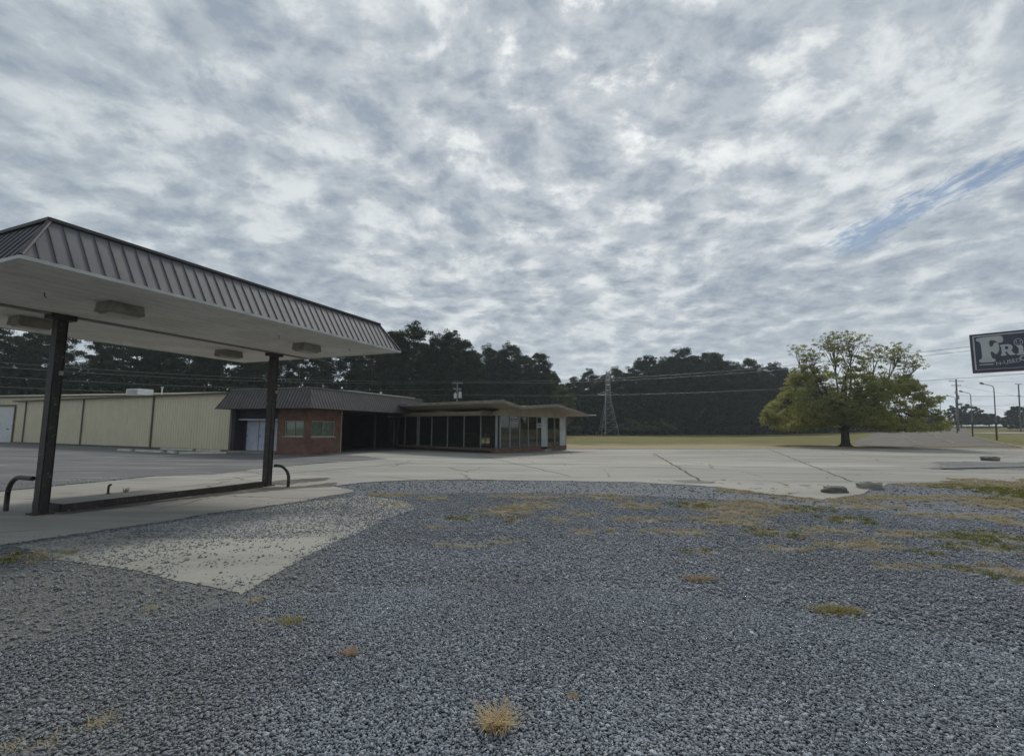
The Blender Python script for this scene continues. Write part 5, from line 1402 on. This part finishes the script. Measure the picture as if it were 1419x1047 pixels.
    # bare, thinly leaved twigs above the dome
    for (u0, z1, w_, k) in ((-4.6, 11.6, .8, 3), (-3.2, 10.8, 1.5, 9), (-.6, 12.2, 1.8, 13), (1.2, 12.0, 1.6, 12), (3.6, 10.4, 1.2, 7), (5.6, 10.4, 1.7, 12), (7.2, 9.4, 1.2, 8)):
        base = Vector((x0 + ux[0] * u0 * .75, y0 + ux[1] * u0 * .75, z0 + 6.0))
        mb.tube([B + Vector((0, 0, 2)), base, Vector((x0 + ux[0] * u0, y0 + ux[1] * u0, z0 + z1 * .82))], [.15, .10, .03], 6, False)
        for q in range(int(k * 1.7)):
            u = u0 + rnd.gauss(0, .55) * w_; v = rnd.gauss(0, .8); z = z1 - abs(rnd.gauss(0, .28)) * 3.2
            st = base.lerp(Vector((x0 + ux[0] * u0, y0 + ux[1] * u0, z0 + z1 * .82)), rnd.uniform(.25, 1)); en = Vector((x0 + ux[0] * u + uy[0] * v, y0 + ux[1] * u + uy[1] * v, z0 + z))
            md = st.lerp(en, .5) + Vector((rnd.uniform(-.25, .25), 0, rnd.uniform(-.1, .25))); mb.tube([st, md, en], [.03, .02, .008], 4, False)
            for qq in range(5):
                p = md.lerp(en, rnd.uniform(0, 1)); d = Vector((rnd.uniform(-.7, .7), rnd.uniform(-.5, .5), rnd.uniform(.0, .7))); mb.tube([p, p + d], [.014, .006], 3, False)
                if rnd.random() < .95: cs.append(np.array(p + d)); rr = rnd.uniform(.16, .30); rd.append((rr, rr, rr * .6)); ct.append(rnd.uniform(.1, .9))
    mb.build('trunk', M['bark'], t)
    cs = np.array(cs); big = np.array([r_[0] > .3 for r_ in rd]); rd = np.array(rd); ct = np.array(ct)
    V1, F1, t1_ = leaf_cards(cs[big], rd[big], 62, .19, rs, tone=ct[big]); V2, F2, t2_ = leaf_cards(cs[~big], rd[~big], 16, .16, rs, tone=ct[~big])
    np_mesh('crown', np.concatenate([V1, V2]) - np.array(loc)[None], np.concatenate([F1, F2 + len(V1)]), M['oak'], 4, t, {'tone': np.concatenate([t1_, t2_])})
shade_tree((35.0, 51.1, 0))
# leafy shrubs at the edge of the far wood, and a lighter tree among the dark ones
for (x, y, s, lab) in ((27.8, 118.5, 1.5, 'lighter green shrub just right of the transmission tower'), (32.0, 119.5, 1.25, 'pale shrub second right of the transmission tower'),
                       (37.5, 121, 1.3, 'low shrub farther right along the foot of the far wood'), (14.2, 112, .8, 'low round bush left of the transmission tower')):
    z = T(x, y); broadleaf('shrub', (x, y, z), [(0, 0, 1.6 * s, 1.9 * s, 1.5 * s, 26, 1), (1.5 * s, 0, 1.1 * s, 1.4 * s, 1.0 * s, 14, 1), (-1.3 * s, 0, 1.0 * s, 1.3 * s, .9 * s, 12, 1)], 36, .42, M['shrub'], lab, 'shrub', .5, .08, int(x * 10), 'shrubs at the foot of the far wood')
broadleaf('leafy_tree', (10.2, 96, T(10, 96)), [(0, 0, 7.5, 2.3, 2.6, 60, 2), (0, 0, 4.5, 2.6, 2.5, 40, 1)], 42, .42, M['shrub'], 'lighter green leafy tree among the dark pines above the right end of the showroom roof', 'tree', 2.5, .15, 51)

# far trees along the highway on the right
for i, (x, y, w_, h_, lab) in enumerate([(150.5, 176, 5, 7.5, 'first dark round tree beyond the highway, behind the double-armed pole'), (163, 176, 6.5, 9.2, 'dark broad tree beyond the highway, between pole and nearest lamp'), (171, 180, 6, 8.6, 'dark tree beyond the highway just left of the nearest lamp'),
        (180, 183, 5, 5.6, 'low dark tree beyond the highway, right of the nearest lamp'), (161, 152, 7, 8.6, 'big dark round tree at the right edge below the sign'), (172, 150, 6, 9.5, 'dark tree partly out of the picture at the right edge'),
        (143, 182, 5, 5.5, 'low dark tree where the old road meets the skyline'), (186, 178, 6, 7.2, 'rightmost dark tree far beyond the highway')]):
    z = T(x, y) - .3
    broadleaf('roadside_tree', (x, y, z), [(0, 0, h_ * .60, w_ * .62, h_ * .38, 70, 2), (w_ * .5, 0, h_ * .38, w_ * .5, h_ * .3, 36, 1), (-w_ * .5, 0, h_ * .38, w_ * .5, h_ * .3, 36, 1), (0, -1, h_ * .22, w_ * .8, h_ * .2, 40, 1)], 40, .62, M['under'], lab, 'tree', 1.0, .2, 60 + i, 'dark trees beyond the highway')


# ------------------------------------------------------------ thin humid air over the whole place
hz_m, w, o = material('humid_air')
pv = w.new('ShaderNodeVolumePrincipled'); pv.inputs['Color'].default_value = (.82, .90, 1.0, 1); pv.inputs['Density'].default_value = .00045; pv.inputs['Anisotropy'].default_value = .2
w.l.new(pv.outputs[0], o.inputs['Volume'])
mb = MB(); mb.cbox((20, 110, 18.0), 520, 420, 42.0)
hzb = mb.build('haze', hz_m); tag(hzb, kind='stuff')
